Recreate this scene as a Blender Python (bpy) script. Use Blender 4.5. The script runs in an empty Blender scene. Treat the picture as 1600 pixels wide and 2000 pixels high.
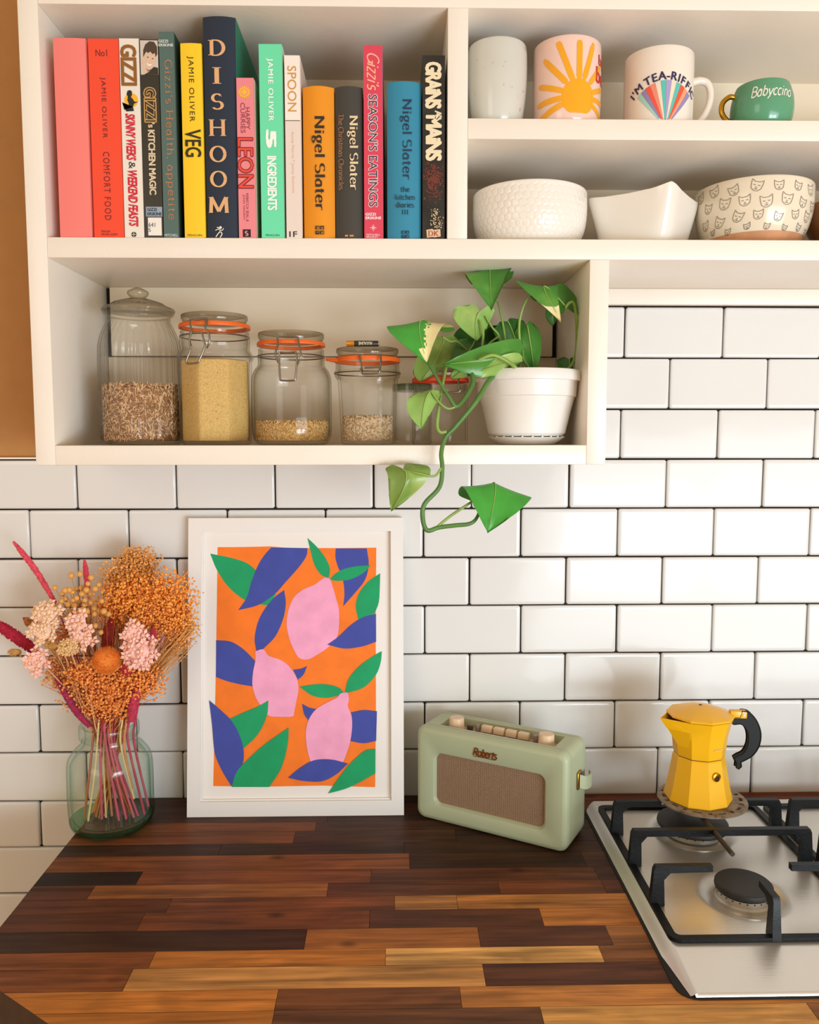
import bpy, bmesh, math, random
import numpy as np
from mathutils import Vector, Matrix, noise

# ------------------------------------------------------------------ camera, world, light
SC = bpy.context.scene
COL = SC.collection
F_PX = 1600.0                                   # focal length in pixels of the 1600 x 2000 frame
CAM = np.array([-0.04730, -1.27612, 1.47167])
CR = np.array([[0.999793397, -0.0203129473, -0.000739929],
               [0.00254672520, 0.0890669744, 0.996022383],
               [-0.0, 0.0, 0.0]])
CR[2] = [0.0201662469, 0.995818487, -0.0891003043]
cd = bpy.data.cameras.new('camera')
cam = bpy.data.objects.new('camera', cd)
COL.objects.link(cam)
cd.sensor_fit = 'HORIZONTAL'
cd.sensor_width = 36.0
cd.lens = 36.0 * F_PX / 1600.0
cd.clip_start = 0.01
mw = Matrix.Identity(4)
for i in range(3):
    mw[i][0], mw[i][1], mw[i][2], mw[i][3] = CR[0][i], CR[1][i], -CR[2][i], CAM[i]
cam.matrix_world = mw
SC.camera = cam

W = bpy.data.worlds.new('world')
SC.world = W
W.use_nodes = True
bg = W.node_tree.nodes['Background']
bg.inputs[0].default_value = (1.0, 0.76, 0.51, 1)    # warm bounce of the room behind the camera
bg.inputs[1].default_value = 0.56


def area_light(name, loc, target, sx, sy, power, col):
    l = bpy.data.lights.new(name, 'AREA')
    l.shape = 'RECTANGLE'
    l.size, l.size_y, l.energy, l.color = sx, sy, power, col
    o = bpy.data.objects.new(name, l)
    COL.objects.link(o)
    o.location = loc
    o.rotation_euler = (Vector(target) - Vector(loc)).to_track_quat('-Z', 'Y').to_euler()
    return o


# daylight through the glazed garden door behind the camera (low, to the right) and a window to the left
area_light('garden_door_daylight', (1.42, -2.40, 0.85), (0.25, 0, 1.25), 1.7, 1.3, 34, (0.80, 0.91, 1.0))
area_light('door_pane_daylight', (0.98, -2.37, 1.02), (0.45, 0, 1.2), 0.46, 0.40, 9.5, (0.80, 0.91, 1.0))
area_light('door_pane_daylight', (1.62, -2.34, 1.02), (0.45, 0, 1.2), 0.46, 0.40, 9.5, (0.80, 0.91, 1.0))
area_light('window_daylight', (-1.5, -2.5, 1.9), (0.2, 0, 1.2), 0.9, 1.0, 6, (1.0, 0.93, 0.84))

SC.view_settings.view_transform = 'Standard'
SC.view_settings.look = 'None'
SC.view_settings.gamma = 1.0
SC.view_settings.use_curve_mapping = False
SC.view_settings.exposure = 0.25
SC.cycles.max_bounces = 10
SC.cycles.transparent_max_bounces = 40
SC.cycles.caustics_reflective = False
SC.cycles.caustics_refractive = False
SC.cycles.sample_clamp_indirect = 4.0

R = random.Random(7)
X3, Y3, Z3 = np.array([1., 0, 0]), np.array([0, 1., 0]), np.array([0, 0, 1.])


# ------------------------------------------------------------------ measuring: photograph pixel -> point on a known plane
def ray(x, y):
    return CR.T @ np.array([(x - 800.0) / F_PX, -(y - 1000.0) / F_PX, 1.0])


def at(x, y, Y):
    d = ray(x, y)
    return CAM + d * ((Y - CAM[1]) / d[1])


def on(x, y, Z):
    d = ray(x, y)
    return CAM + d * ((Z - CAM[2]) / d[2])


def onp(x, y, p0, n):
    d = ray(x, y)
    return CAM + d * (np.dot(np.array(p0) - CAM, n) / np.dot(d, n))


def pxm(Y):
    return (Y - CAM[1]) / F_PX          # metres per pixel near the depth Y


# ------------------------------------------------------------------ materials
def lin(h):
    h = h.lstrip('#')
    c = [int(h[i:i + 2], 16) / 255 for i in (0, 2, 4)]
    return tuple((v / 12.92 if v <= .04045 else ((v + .055) / 1.055) ** 2.4) for v in c) + (1.0,)


MATS = {}


def mat(name, hexc, rough=.5, metal=0., spec=.5, var=None, bump=None, coat=0., sss=0., var2=None, stretch=None):
    """var=(scale, amount) mottles the colour, var2=(hex, scale, lo, hi) blends a second colour by noise, bump=(scale, strength)."""
    if name in MATS:
        return MATS[name]
    m = bpy.data.materials.new(name)
    m.use_nodes = True
    nt = m.node_tree
    b = nt.nodes['Principled BSDF']
    c = lin(hexc)
    b.inputs['Base Color'].default_value = c
    b.inputs['Roughness'].default_value = rough
    b.inputs['Metallic'].default_value = metal
    b.inputs['Specular IOR Level'].default_value = spec
    b.inputs['Coat Weight'].default_value = coat
    if sss:
        b.inputs['Subsurface Weight'].default_value = sss
        b.inputs['Subsurface Radius'].default_value = (.01, .008, .005)
        b.inputs['Subsurface Scale'].default_value = .3
    tc = nt.nodes.new('ShaderNodeTexCoord')
    src = tc.outputs['Object']
    if stretch:
        mp = nt.nodes.new('ShaderNodeMapping')
        mp.inputs['Scale'].default_value = stretch
        nt.links.new(src, mp.inputs[0])
        src = mp.outputs[0]
    cur = None
    if var2:
        n = nt.nodes.new('ShaderNodeTexNoise')
        n.inputs['Scale'].default_value = var2[1]
        n.inputs['Detail'].default_value = 4
        nt.links.new(src, n.inputs['Vector'])
        r = nt.nodes.new('ShaderNodeMapRange')
        r.inputs[1].default_value, r.inputs[2].default_value = var2[2], var2[3]
        nt.links.new(n.outputs[0], r.inputs[0])
        mx = nt.nodes.new('ShaderNodeMix')
        mx.data_type = 'RGBA'
        mx.inputs[6].default_value = c
        mx.inputs[7].default_value = lin(var2[0])
        nt.links.new(r.outputs[0], mx.inputs[0])
        cur = mx.outputs[2]
    if var:
        n = nt.nodes.new('ShaderNodeTexNoise')
        n.inputs['Scale'].default_value = var[0]
        n.inputs['Detail'].default_value = 3
        nt.links.new(src, n.inputs['Vector'])
        r = nt.nodes.new('ShaderNodeMapRange')
        r.inputs[1].default_value, r.inputs[2].default_value = .3, .7
        r.inputs[3].default_value, r.inputs[4].default_value = 1 - var[1], 1 + var[1]
        nt.links.new(n.outputs[0], r.inputs[0])
        mx = nt.nodes.new('ShaderNodeVectorMath')
        mx.operation = 'SCALE'
        if cur is None:
            mx.inputs[0].default_value = c[:3]
        else:
            nt.links.new(cur, mx.inputs[0])
        nt.links.new(r.outputs[0], mx.inputs['Scale'])
        cur = mx.outputs[0]
    if cur is not None:
        nt.links.new(cur, b.inputs['Base Color'])
    if bump:
        n = nt.nodes.new('ShaderNodeTexNoise')
        n.inputs['Scale'].default_value = bump[0]
        n.inputs['Detail'].default_value = 2
        nt.links.new(src, n.inputs['Vector'])
        bp = nt.nodes.new('ShaderNodeBump')
        bp.inputs['Strength'].default_value = bump[1]
        bp.inputs['Distance'].default_value = .002
        nt.links.new(n.outputs[0], bp.inputs['Height'])
        nt.links.new(bp.outputs[0], b.inputs['Normal'])
    MATS[name] = m
    return m


def glass(name, tint='#ffffff', edge='#dfe2dc', base_r=.03, bump=None, rough=.03, epow=2.2):
    """thin glass: clear face on, tinted and more mirror-like towards the edges"""
    if name in MATS:
        return MATS[name]
    m = bpy.data.materials.new(name)
    m.use_nodes = True
    nt = m.node_tree
    nt.nodes.remove(nt.nodes['Principled BSDF'])
    out = nt.nodes['Material Output']
    lw = nt.nodes.new('ShaderNodeLayerWeight')
    lw.inputs[0].default_value = .5
    p5 = nt.nodes.new('ShaderNodeMath'); p5.operation = 'POWER'; p5.inputs[1].default_value = 4.0
    nt.links.new(lw.outputs['Facing'], p5.inputs[0])
    ma = nt.nodes.new('ShaderNodeMath'); ma.operation = 'MULTIPLY_ADD'
    ma.inputs[1].default_value = .6; ma.inputs[2].default_value = base_r
    nt.links.new(p5.outputs[0], ma.inputs[0])
    p2 = nt.nodes.new('ShaderNodeMath'); p2.operation = 'POWER'; p2.inputs[1].default_value = epow
    nt.links.new(lw.outputs['Facing'], p2.inputs[0])
    mx = nt.nodes.new('ShaderNodeMix'); mx.data_type = 'RGBA'
    mx.inputs[6].default_value = lin(tint); mx.inputs[7].default_value = lin(edge)
    nt.links.new(p2.outputs[0], mx.inputs[0])
    tr = nt.nodes.new('ShaderNodeBsdfTransparent')
    nt.links.new(mx.outputs[2], tr.inputs[0])
    gl = nt.nodes.new('ShaderNodeBsdfGlossy')
    gl.inputs['Roughness'].default_value = rough
    ms = nt.nodes.new('ShaderNodeMixShader')
    nt.links.new(ma.outputs[0], ms.inputs[0])
    nt.links.new(tr.outputs[0], ms.inputs[1])
    nt.links.new(gl.outputs[0], ms.inputs[2])
    nt.links.new(ms.outputs[0], out.inputs[0])
    if bump:
        tc = nt.nodes.new('ShaderNodeTexCoord')
        n = nt.nodes.new('ShaderNodeTexNoise'); n.inputs['Scale'].default_value = bump[0]
        nt.links.new(tc.outputs['Object'], n.inputs['Vector'])
        b = nt.nodes.new('ShaderNodeBump'); b.inputs['Strength'].default_value = bump[1]; b.inputs['Distance'].default_value = .002
        nt.links.new(n.outputs[0], b.inputs['Height'])
        nt.links.new(b.outputs[0], gl.inputs['Normal'])
        nt.links.new(b.outputs[0], lw.inputs['Normal'])
    MATS[name] = m
    return m


# ------------------------------------------------------------------ objects
ORG = {}


def tag(o, label=None, cat=None, group=None, kind=None):
    if label: o['label'] = label
    if cat: o['category'] = cat
    if group: o['group'] = group
    if kind: o['kind'] = kind
    return o


def thing(name, label, cat, loc, group=None, kind=None):
    o = bpy.data.objects.new(name, None)
    COL.objects.link(o)
    o.location = tuple(float(v) for v in loc)
    o.empty_display_size = .02
    ORG[o.name] = np.array(loc, float)
    return tag(o, label, cat, group, kind)


class MB:
    """collects faces of ONE object"""
    def __init__(s):
        s.v, s.f, s.m, s.n = [], [], [], 0

    def add(s, V, F, mi=0):
        V = np.asarray(V, float).reshape(-1, 3)
        s.v.append(V)
        for f in F:
            s.f.append(tuple(int(i) + s.n for i in f))
            s.m.append(mi)
        s.n += len(V)
        return s

    def box(s, x0, x1, y0, y1, z0, z1, mi=0, bev=0.0):
        if bev:
            V, F = bevel_box(x0, x1, y0, y1, z0, z1, bev)
            return s.add(V, F, mi)
        V = [(x, y, z) for x in (x0, x1) for y in (y0, y1) for z in (z0, z1)]
        return s.add(V, [(0, 1, 3, 2), (4, 6, 7, 5), (0, 4, 5, 1), (2, 3, 7, 6), (0, 2, 6, 4), (1, 5, 7, 3)], mi)

    def build(s, name, mats, parent=None, smooth=35, org=None):
        if not isinstance(mats, (list, tuple)):
            mats = [mats]
        V = np.concatenate(s.v) if s.v else np.zeros((0, 3))
        if parent is not None:
            o0 = ORG[parent.name]
        else:
            o0 = np.array(org if org is not None else (0, 0, 0), float)
        me = bpy.data.meshes.new(name)
        me.from_pydata((V - o0).tolist(), [], s.f)
        for m in mats:
            me.materials.append(m)
        if len(mats) > 1:
            me.polygons.foreach_set('material_index', s.m)
        if smooth is not None:
            me.polygons.foreach_set('use_smooth', [True] * len(me.polygons))
            me.set_sharp_from_angle(angle=math.radians(smooth))
        me.update()
        o = bpy.data.objects.new(name, me)
        COL.objects.link(o)
        if parent is not None:
            o.parent = parent
        else:
            o.location = tuple(o0)
        ORG[o.name] = o0
        return o


def bevel_box(x0, x1, y0, y1, z0, z1, b, seg=2):
    bm = bmesh.new()
    bmesh.ops.create_cube(bm, size=1)
    for v in bm.verts:
        v.co = ((x0 + x1) / 2 + v.co.x * (x1 - x0), (y0 + y1) / 2 + v.co.y * (y1 - y0), (z0 + z1) / 2 + v.co.z * (z1 - z0))
    bmesh.ops.bevel(bm, geom=list(bm.edges), offset=b, segments=seg, affect='EDGES', profile=.5)
    bm.verts.index_update()
    V = [tuple(v.co) for v in bm.verts]
    F = [[v.index for v in f.verts] for f in bm.faces]
    bm.free()
    return V, F


def lathe(prof, c=(0, 0, 0), n=48, mod=None, a0=0.0):
    """surface of revolution about a vertical axis; mod(theta, r, z) -> r"""
    V, F, rows = [], [], []
    for (r, z) in prof:
        if r < 1e-6:
            rows.append([len(V)]); V.append((c[0], c[1], c[2] + z))
        else:
            row = []
            for k in range(n):
                t = a0 + 2 * math.pi * k / n
                rr = mod(t, r, z) if mod else r
                row.append(len(V)); V.append((c[0] + rr * math.cos(t), c[1] + rr * math.sin(t), c[2] + z))
            rows.append(row)
    for a, b in zip(rows[:-1], rows[1:]):
        if len(a) == 1 and len(b) == 1: continue
        for k in range(n):
            k2 = (k + 1) % n
            if len(a) == 1: F.append((a[0], b[k2], b[k]))
            elif len(b) == 1: F.append((a[k], a[k2], b[0]))
            else: F.append((a[k], a[k2], b[k2], b[k]))
    return V, F


def spline(P, n=8, closed=False):
    P = [np.array(p, float) for p in P]
    if len(P) < 3 and not closed:
        return [P[0] + (P[-1] - P[0]) * t for t in np.linspace(0, 1, n + 1)]
    out = []
    m = len(P)
    for i in range(m if closed else m - 1):
        if closed: p0, p1, p2, p3 = P[i - 1], P[i], P[(i + 1) % m], P[(i + 2) % m]
        else:
            p1, p2 = P[i], P[i + 1]
            p0 = P[i - 1] if i else 2 * p1 - p2
            p3 = P[i + 2] if i + 2 < m else 2 * p2 - p1
        for k in range(n):
            t = k / n
            out.append(.5 * ((2 * p1) + (p2 - p0) * t + (2 * p0 - 5 * p1 + 4 * p2 - p3) * t * t + (3 * p1 - p0 - 3 * p2 + p3) * t ** 3))
    if not closed: out.append(P[-1])
    return out


def tube(P, r, n=8, caps=True, closed=False):
    """r: number or list along the path"""
    P = [np.array(p, float) for p in P]
    m = len(P)
    rr = [r] * m if np.isscalar(r) else list(r)
    if len(rr) != m: rr = list(np.interp(np.linspace(0, 1, m), np.linspace(0, 1, len(rr)), rr))
    V, F = [], []
    up = None
    for i in range(m):
        a = P[i - 1] if (i or closed) else P[i]
        b = P[(i + 1) % m] if (i < m - 1 or closed) else P[i]
        t = b - a
        t = t / (np.linalg.norm(t) + 1e-12)
        if up is None:
            up = np.cross(t, [0.31, 0.17, 0.93]); up /= np.linalg.norm(up) + 1e-12
        up = up - t * np.dot(up, t); up /= np.linalg.norm(up) + 1e-12
        w = np.cross(t, up)
        for k in range(n):
            q = 2 * math.pi * k / n
            V.append(P[i] + rr[i] * (math.cos(q) * up + math.sin(q) * w))
    for i in range(m if closed else m - 1):
        j = (i + 1) % m
        for k in range(n):
            k2 = (k + 1) % n
            F.append((i * n + k, i * n + k2, j * n + k2, j * n + k))
    if caps and not closed:
        F.append(tuple(range(n - 1, -1, -1)))
        F.append(tuple((m - 1) * n + k for k in range(n)))
    return V, F


def sphere(c, r, n=8, m=6, sq=(1, 1, 1)):
    prof = [(max(0, math.sin(math.pi * i / m)), -math.cos(math.pi * i / m)) for i in range(m + 1)]
    V, F = lathe(prof, n=n)
    V = np.array(V) * (np.array(sq) * r) + np.array(c)
    return V, F


ICO = None


def ico(c, r):
    global ICO
    if ICO is None:
        bm = bmesh.new(); bmesh.ops.create_icosphere(bm, subdivisions=1, radius=1)
        ICO = (np.array([v.co[:] for v in bm.verts]), [[v.index for v in f.verts] for f in bm.faces]); bm.free()
    return ICO[0] * np.array(r) + np.array(c), ICO[1]


def prism(P2, y0, y1, U=X3, Vv=Z3, N=Y3, o=(0, 0, 0)):
    """closed outline in (U,V), extruded along N from y0 to y1"""
    n = len(P2)
    o = np.array(o, float)
    V = [o + p[0] * U + p[1] * Vv + y0 * N for p in P2] + [o + p[0] * U + p[1] * Vv + y1 * N for p in P2]
    F = [tuple(range(n)), tuple(range(2 * n - 1, n - 1, -1))]
    F += [(k, k + n, (k + 1) % n + n, (k + 1) % n) for k in range(n)]
    return V, F


def rrect(x0, x1, z0, z1, r, n=5):
    P = []
    for cx, cz, a in ((x1 - r, z0 + r, -90), (x1 - r, z1 - r, 0), (x0 + r, z1 - r, 90), (x0 + r, z0 + r, 180)):
        for k in range(n + 1):
            t = math.radians(a + 90 * k / n)
            P.append((cx + r * math.cos(t), cz + r * math.sin(t)))
    return P


# ------------------------------------------------------------------ lettering: Blender's built-in face, and a drawn pen alphabet
TXT = {}


def text2d(s, bold=0.0, shear=0.0, space=1.0):
    key = (s, bold, shear, space)
    if key not in TXT:
        cu = bpy.data.curves.new('t', 'FONT')
        cu.body = s; cu.size = 1.0; cu.offset = 0.0; cu.shear = shear; cu.space_character = space
        cu.resolution_u = 3
        ob = bpy.data.objects.new('t', cu)
        COL.objects.link(ob)
        bpy.context.view_layer.update()
        me = bpy.data.meshes.new_from_object(ob.evaluated_get(bpy.context.evaluated_depsgraph_get()))
        V = np.array([v.co[:2] for v in me.vertices]).reshape(-1, 2)
        F = [tuple(p.vertices) for p in me.polygons]
        if bold > .018:                     # heavier weight: the outlines laid side by side
            n0, V0, F0, VV = len(V), V, F, []
            F = []
            for q, (dx, dy) in enumerate(((0, 0), (-bold, 0), (bold, 0), (0, -bold * .7), (0, bold * .7), (-bold * .8, bold * .5), (bold * .8, bold * .5), (-bold * .8, -bold * .5), (bold * .8, -bold * .5))):
                VV.append(np.hstack([V0 + np.array([dx, dy]), np.full((n0, 1), q * .00003)])); F += [tuple(i + q * n0 for i in f) for f in F0]
            V = np.concatenate(VV)
        bpy.data.objects.remove(ob); bpy.data.curves.remove(cu); bpy.data.meshes.remove(me)
        TXT[key] = (V, F)
    return TXT[key]


def AR(cx, cy, rx, ry, a0, a1, n=10):
    return [(cx + rx * math.cos(math.radians(a0 + (a1 - a0) * k / n)), cy + ry * math.sin(math.radians(a0 + (a1 - a0) * k / n))) for k in range(n + 1)]


GL = {  # advance, strokes, serifs (x, y, half width)
    'B': (.6, [[(.12, 0), (.12, .7)], [(.12, .7)] + AR(.3, .53, .18, .17, 90, -90) + [(.12, .36)], [(.12, .36)] + AR(.32, .18, .2, .18, 90, -90) + [(.12, 0)]], [(.09, 0, .08), (.09, .7, .08)]),
    'C': (.64, [AR(.36, .35, .29, .35, 50, 310, 16), [(.545, .62), (.56, .7)]], []),
    'D': (.72, [[(.14, 0), (.14, .7)], [(.14, .7)] + AR(.3, .35, .32, .35, 90, -90, 14) + [(.14, 0)]], [(.1, 0, .1), (.1, .7, .1)]),
    'G': (.72, [AR(.37, .35, .3, .35, 50, 350, 16), [(.66, .02), (.66, .3)], [(.5, .3), (.74, .3)]], []),
    'H': (.78, [[(.14, 0), (.14, .7)], [(.64, 0), (.64, .7)], [(.14, .36), (.64, .36)]], [(.14, 0, .12), (.14, .7, .12), (.64, 0, .12), (.64, .7, .12)]),
    'I': (.36, [[(.18, 0), (.18, .7)]], [(.18, 0, .14), (.18, .7, .14)]),
    'M': (.9, [[(.12, 0), (.15, .7)], [(.15, .7), (.45, .06)], [(.45, .06), (.75, .7)], [(.75, .7), (.78, 0)]], [(.12, 0, .09), (.1, .7, .06), (.78, 0, .09), (.8, .7, .06)]),
    'N': (.76, [[(.13, 0), (.13, .7)], [(.13, .7), (.63, 0)], [(.63, 0), (.63, .7)]], [(.13, 0, .11), (.1, .7, .09), (.63, .7, .11)]),
    'O': (.76, [AR(.38, .35, .31, .35, 0, 360, 24)], []),
    'R': (.66, [[(.14, 0), (.14, .7)], [(.14, .7)] + AR(.34, .53, .18, .17, 90, -90) + [(.14, .36)], [(.32, .36), (.58, 0)]], [(.12, 0, .1), (.1, .7, .08), (.6, 0, .06)]),
    'S': (.56, [AR(.28, .52, .2, .18, 40, 270, 10) + AR(.28, .18, .22, .18, 80, -140, 10)], [(.46, .62, .02), (.08, .08, .02)]),
    'T': (.62, [[(.31, 0), (.31, .7)], [(.04, .7), (.58, .7)]], [(.31, 0, .1)]),
    'a': (.5, [AR(.22, .2, .16, .2, 60, 320, 12), [(.38, .0), (.38, .28)] + AR(.25, .33, .13, .14, 20, 150, 8)], [(.42, 0, .05)]),
    'b': (.52, [[(.12, .72), (.12, 0)], AR(.27, .23, .17, .23, 140, -140, 14)], [(.08, .72, .06)]),
    'c': (.46, [AR(.26, .24, .19, .24, 50, 310, 14)], []),
    'd': (.54, [[(.42, .72), (.42, 0)], AR(.25, .23, .17, .23, 40, 320, 14)], [(.38, .72, .06), (.46, 0, .05)]),
    'e': (.48, [[(.07, .26), (.42, .26)] + AR(.25, .26, .17, .22, 0, 180, 8)[1:] + AR(.27, .22, .2, .22, 175, 320, 8)], []),
    'g': (.52, [AR(.24, .3, .15, .18, 0, 360, 14), [(.2, .13), (.13, .06), (.2, .01), (.34, -.03), (.42, -.12), (.3, -.23), (.14, -.2), (.1, -.1), (.18, -.01)], [(.36, .42), (.48, .46)]], []),
    'h': (.56, [[(.12, .72), (.12, 0)], AR(.28, .3, .15, .17, 160, 0, 8) + [(.43, 0)]], [(.08, .72, .06), (.12, 0, .09), (.43, 0, .09)]),
    'i': (.28, [[(.14, .46), (.14, 0)], [(.14, .59), (.14, .67)]], [(.1, .46, .06), (.14, 0, .1)]),
    'k': (.54, [[(.12, .72), (.12, 0)], [(.14, .2), (.42, .46)], [(.24, .28), (.46, 0)]], [(.08, .72, .06), (.12, 0, .09), (.44, .46, .07), (.46, 0, .07)]),
    'l': (.28, [[(.14, .72), (.14, 0)]], [(.1, .72, .06), (.14, 0, .1)]),
    'm': (.84, [[(.12, .46), (.12, 0)], AR(.27, .3, .14, .17, 160, 0, 8) + [(.41, 0)], AR(.56, .3, .15, .17, 160, 0, 8) + [(.71, 0)]], [(.08, .46, .06), (.12, 0, .08), (.41, 0, .08), (.71, 0, .08)]),
    'n': (.56, [[(.12, .46), (.12, 0)], AR(.28, .3, .15, .17, 160, 0, 8) + [(.43, 0)]], [(.08, .46, .06), (.12, 0, .09), (.43, 0, .09)]),
    'o': (.52, [AR(.26, .23, .2, .23, 0, 360, 18)], []),
    'p': (.54, [[(.12, .46), (.12, -.22)], AR(.28, .23, .18, .23, 140, -140, 14)], [(.08, .46, .06), (.12, -.22, .09)]),
    'r': (.4, [[(.12, .46), (.12, 0)], AR(.3, .28, .18, .19, 160, 60, 6)], [(.08, .46, .06), (.12, 0, .1)]),
    's': (.42, [AR(.21, .35, .13, .12, 40, 270, 8) + AR(.21, .12, .15, .12, 80, -140, 8)], []),
    't': (.36, [[(.16, .62), (.16, .1)] + AR(.25, .1, .09, .1, 180, 300, 5), [(.04, .46), (.32, .46)]], []),
    'y': (.52, [[(.08, .46), (.27, .02)], [(.46, .46), (.24, -.1), (.12, -.22)]], []),
    'z': (.46, [[(.08, .46), (.38, .46)], [(.38, .46), (.08, 0)], [(.08, 0), (.4, 0)]], []),
    "'": (.18, [[(.1, .7), (.08, .54)]], []), ',': (.2, [[(.1, .05), (.07, -.1)]], []), ' ': (.26, [], []),
}


def ribbon(P, wf):
    """flat 2-D strip of varying half width wf(dx, dy, t)"""
    P = np.array(P, float)
    keep = [0] + [i for i in range(1, len(P)) if np.linalg.norm(P[i] - P[i - 1]) > 1e-5]
    P = P[keep]
    m = len(P)
    if m < 2: return np.zeros((0, 2)), []
    V, F = [], []
    for i in range(m):
        a, b = P[max(0, i - 1)], P[min(m - 1, i + 1)]
        t = (b - a) / (np.linalg.norm(b - a) + 1e-9)
        nrm = np.array([-t[1], t[0]])
        w = wf(t[0], t[1], i / (m - 1))
        V += [P[i] + nrm * w, P[i] - nrm * w]
    F = [(2 * i, 2 * i + 1, 2 * i + 3, 2 * i + 2) for i in range(m - 1)]
    return np.array(V), F


def pen2d(s, thick=.055, thin=.018, serif=True, shear=0.0, track=0.0, ser=.018):
    Vs, Fs, n, x = [], [], 0, 0.0

    def put(V, F):
        nonlocal n
        if len(V) == 0: return
        V = np.hstack([V + np.array([x, 0]), np.full((len(V), 1), (len(Vs) % 7) * .00003)]); V[:, 0] += shear * V[:, 1]
        Vs.append(V); Fs.extend([tuple(i + n for i in f) for f in F]); n += len(V)
    for ch in s:
        adv, st, sf = GL[ch]
        for p in st:
            put(*ribbon(p, lambda dx, dy, t: thin + (thick - thin) * abs(dy) ** 1.5))
        if serif:
            for (sx, sy, hw) in sf:
                d = ser * (1 if sy < .05 else -1)
                put(np.array([(sx - hw, sy), (sx + hw, sy), (sx + hw, sy + d), (sx - hw, sy + d)]), [(0, 1, 2, 3)])
        x += adv + track
    return np.concatenate(Vs), Fs


def place2d(mb, g, c, w, h, U, V, off=0.0, mi=0, flipn=None):
    """fits the 2-D shape g to a w x h box about c in the plane (U, V)"""
    P, F = g
    lay = P[:, 2] if P.shape[1] > 2 else np.zeros(len(P))
    P = P[:, :2]
    lo, hi = P.min(0), P.max(0)
    q = (P - (lo + hi) / 2) / np.maximum(hi - lo, 1e-9)
    N = np.cross(U, V)
    c = np.array(c, float)
    mb.add(c + np.outer(q[:, 0] * w, U) + np.outer(q[:, 1] * h, V) + np.outer(lay + off, N), F, mi)


def fit2(g, w, h, u0, v0):
    """the shape g scaled into a w x h box whose lower left corner is (u0, v0)"""
    P = g[0]
    Q = (P[:, :2] - P[:, :2].min(0)) / (P[:, :2].max(0) - P[:, :2].min(0)) * np.array([w, h]) + np.array([u0, v0])
    return np.hstack([Q, P[:, 2:3]]) if P.shape[1] > 2 else Q


def shape2d(segs, n=6):
    """closed outline from smooth segments joined at corners"""
    out = []
    for s in segs:
        p = spline(s, n) if len(s) > 2 else [np.array(a, float) for a in s]
        out += p[:-1]
    return out

# ================================================================== SETTING
WHITE = mat('white_gloss_paint', '#eee6da', .38, var=(6, .025), bump=(220, .10))
TAN = mat('ochre_wall_paint', '#b6834c', .75, var=(30, .04), bump=(150, .15))
GROUT = mat('black_grout', '#241d1b', .9, var=(300, .2))
BOUNCEW = mat('warm_bounce_paint', '#ecdec6', .45, var=(6, .03))  # shelf's white paint, with the boxes' warm bounce light put into the colour
TILE = mat('white_glazed_tile', '#dfdedb', .10, spec=.32, bump=(9, .35))

XL0, XL1 = -.5032, -.4783          # outer and inner face of the shelf unit's end panel
DV0, DV1 = .0217, .0471
BX0, BX1 = .2031, .2280            # end panel of the lower box
ZT, ZM1, ZM0, ZR1, ZR0, ZB1, ZB0 = 1.9995, 1.7226, 1.6975, 1.8690, 1.8440, 1.4633, 1.4382
YF = -.219

wall = MB().box(-1.35, 1.25, .006, .10, 0, 2.35).build('wall_back', TAN, smooth=None)
tag(wall, kind='structure')
MB().box(-1.30, 1.20, .0024, .0058, .55, 1.4400).box(BX0, 1.2, .0024, .0058, 1.4401, 1.675).build('grout', GROUT, wall, smooth=None)


def tile_mesh(w, h):
    """glazed tile: rounded corners, cushioned rim"""
    b = MB()
    rings = []
    for (ins, y, r) in ((0, .0024, .0022), (0, -.0022, .0022), (.0008, -.0034, .0020), (.0030, -.0040, .0016), (.0060, -.00402, .001)):
        rings.append([(x, y, z) for x, z in rrect(-w / 2 + ins, w / 2 - ins, -h / 2 + ins, h / 2 - ins, r, 1)])
    V = sum(rings, [])
    n = len(rings[0])
    F = [(i * n + k, i * n + (k + 1) % n, (i + 1) * n + (k + 1) % n, (i + 1) * n + k) for i in range(4) for k in range(n)]
    F.append(tuple(4 * n + k for k in range(n)))
    me = bpy.data.meshes.new('tile')
    me.from_pydata(V, [], F)
    me.materials.append(TILE)
    me.polygons.foreach_set('use_smooth', [True] * len(me.polygons))
    me.set_sharp_from_angle(angle=math.radians(50))
    return me


PX, GAP = .1527, .0026
LINES = {-4: 1.6738, -3: 1.5953, -2: 1.5168, -1: 1.4397, 0: 1.3629, 1: 1.2860, 2: 1.2094, 3: 1.1316, 4: 1.0532, 5: .9755, 6: .8957, 7: .8192, 8: .7420, 9: .6655}
OFF = {-4: .005, -3: 0, -2: .0018, -1: -.001, 0: .0003, 1: -.0035, 2: .0025, 3: -.0022, 4: .0025, 5: -.002, 6: -.002, 7: -.001, 8: .001}
FULL = tile_mesh(PX - GAP, .0742)
CUTS = {}
for row in range(-4, 9):
    z1, z0 = LINES[row], LINES[row + 1]
    h = z1 - z0 - GAP
    half = .5 if row % 2 else 0.0
    for c in range(-8, 8):
        x0 = OFF[row] + PX * (c + half) + GAP / 2
        x1 = x0 + PX - GAP
        lo, hi = (BX0 + .004 if row < -1 else -1.28), 1.19
        a, b_ = max(x0, lo), min(x1, hi)
        if b_ - a < .012: continue
        if row >= 7 and a > -.30: continue
        cut = abs((b_ - a) - (PX - GAP)) > 1e-4
        if cut:
            k = round(b_ - a, 4)
            if k not in CUTS: CUTS[k] = tile_mesh(k, .0742)
        o = bpy.data.objects.new('tile', CUTS[k] if cut else FULL)
        COL.objects.link(o)
        o.parent = wall
        o.location = ((a + b_) / 2 + R.uniform(-.0004, .0004), R.uniform(-.0002, .0002), (z0 + z1) / 2 + R.uniform(-.0003, .0003))
        o.scale = (1, 1, h / .0742)
        o.rotation_euler = (R.gauss(0, .006), R.gauss(0, .0012), R.gauss(0, .006))

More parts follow.
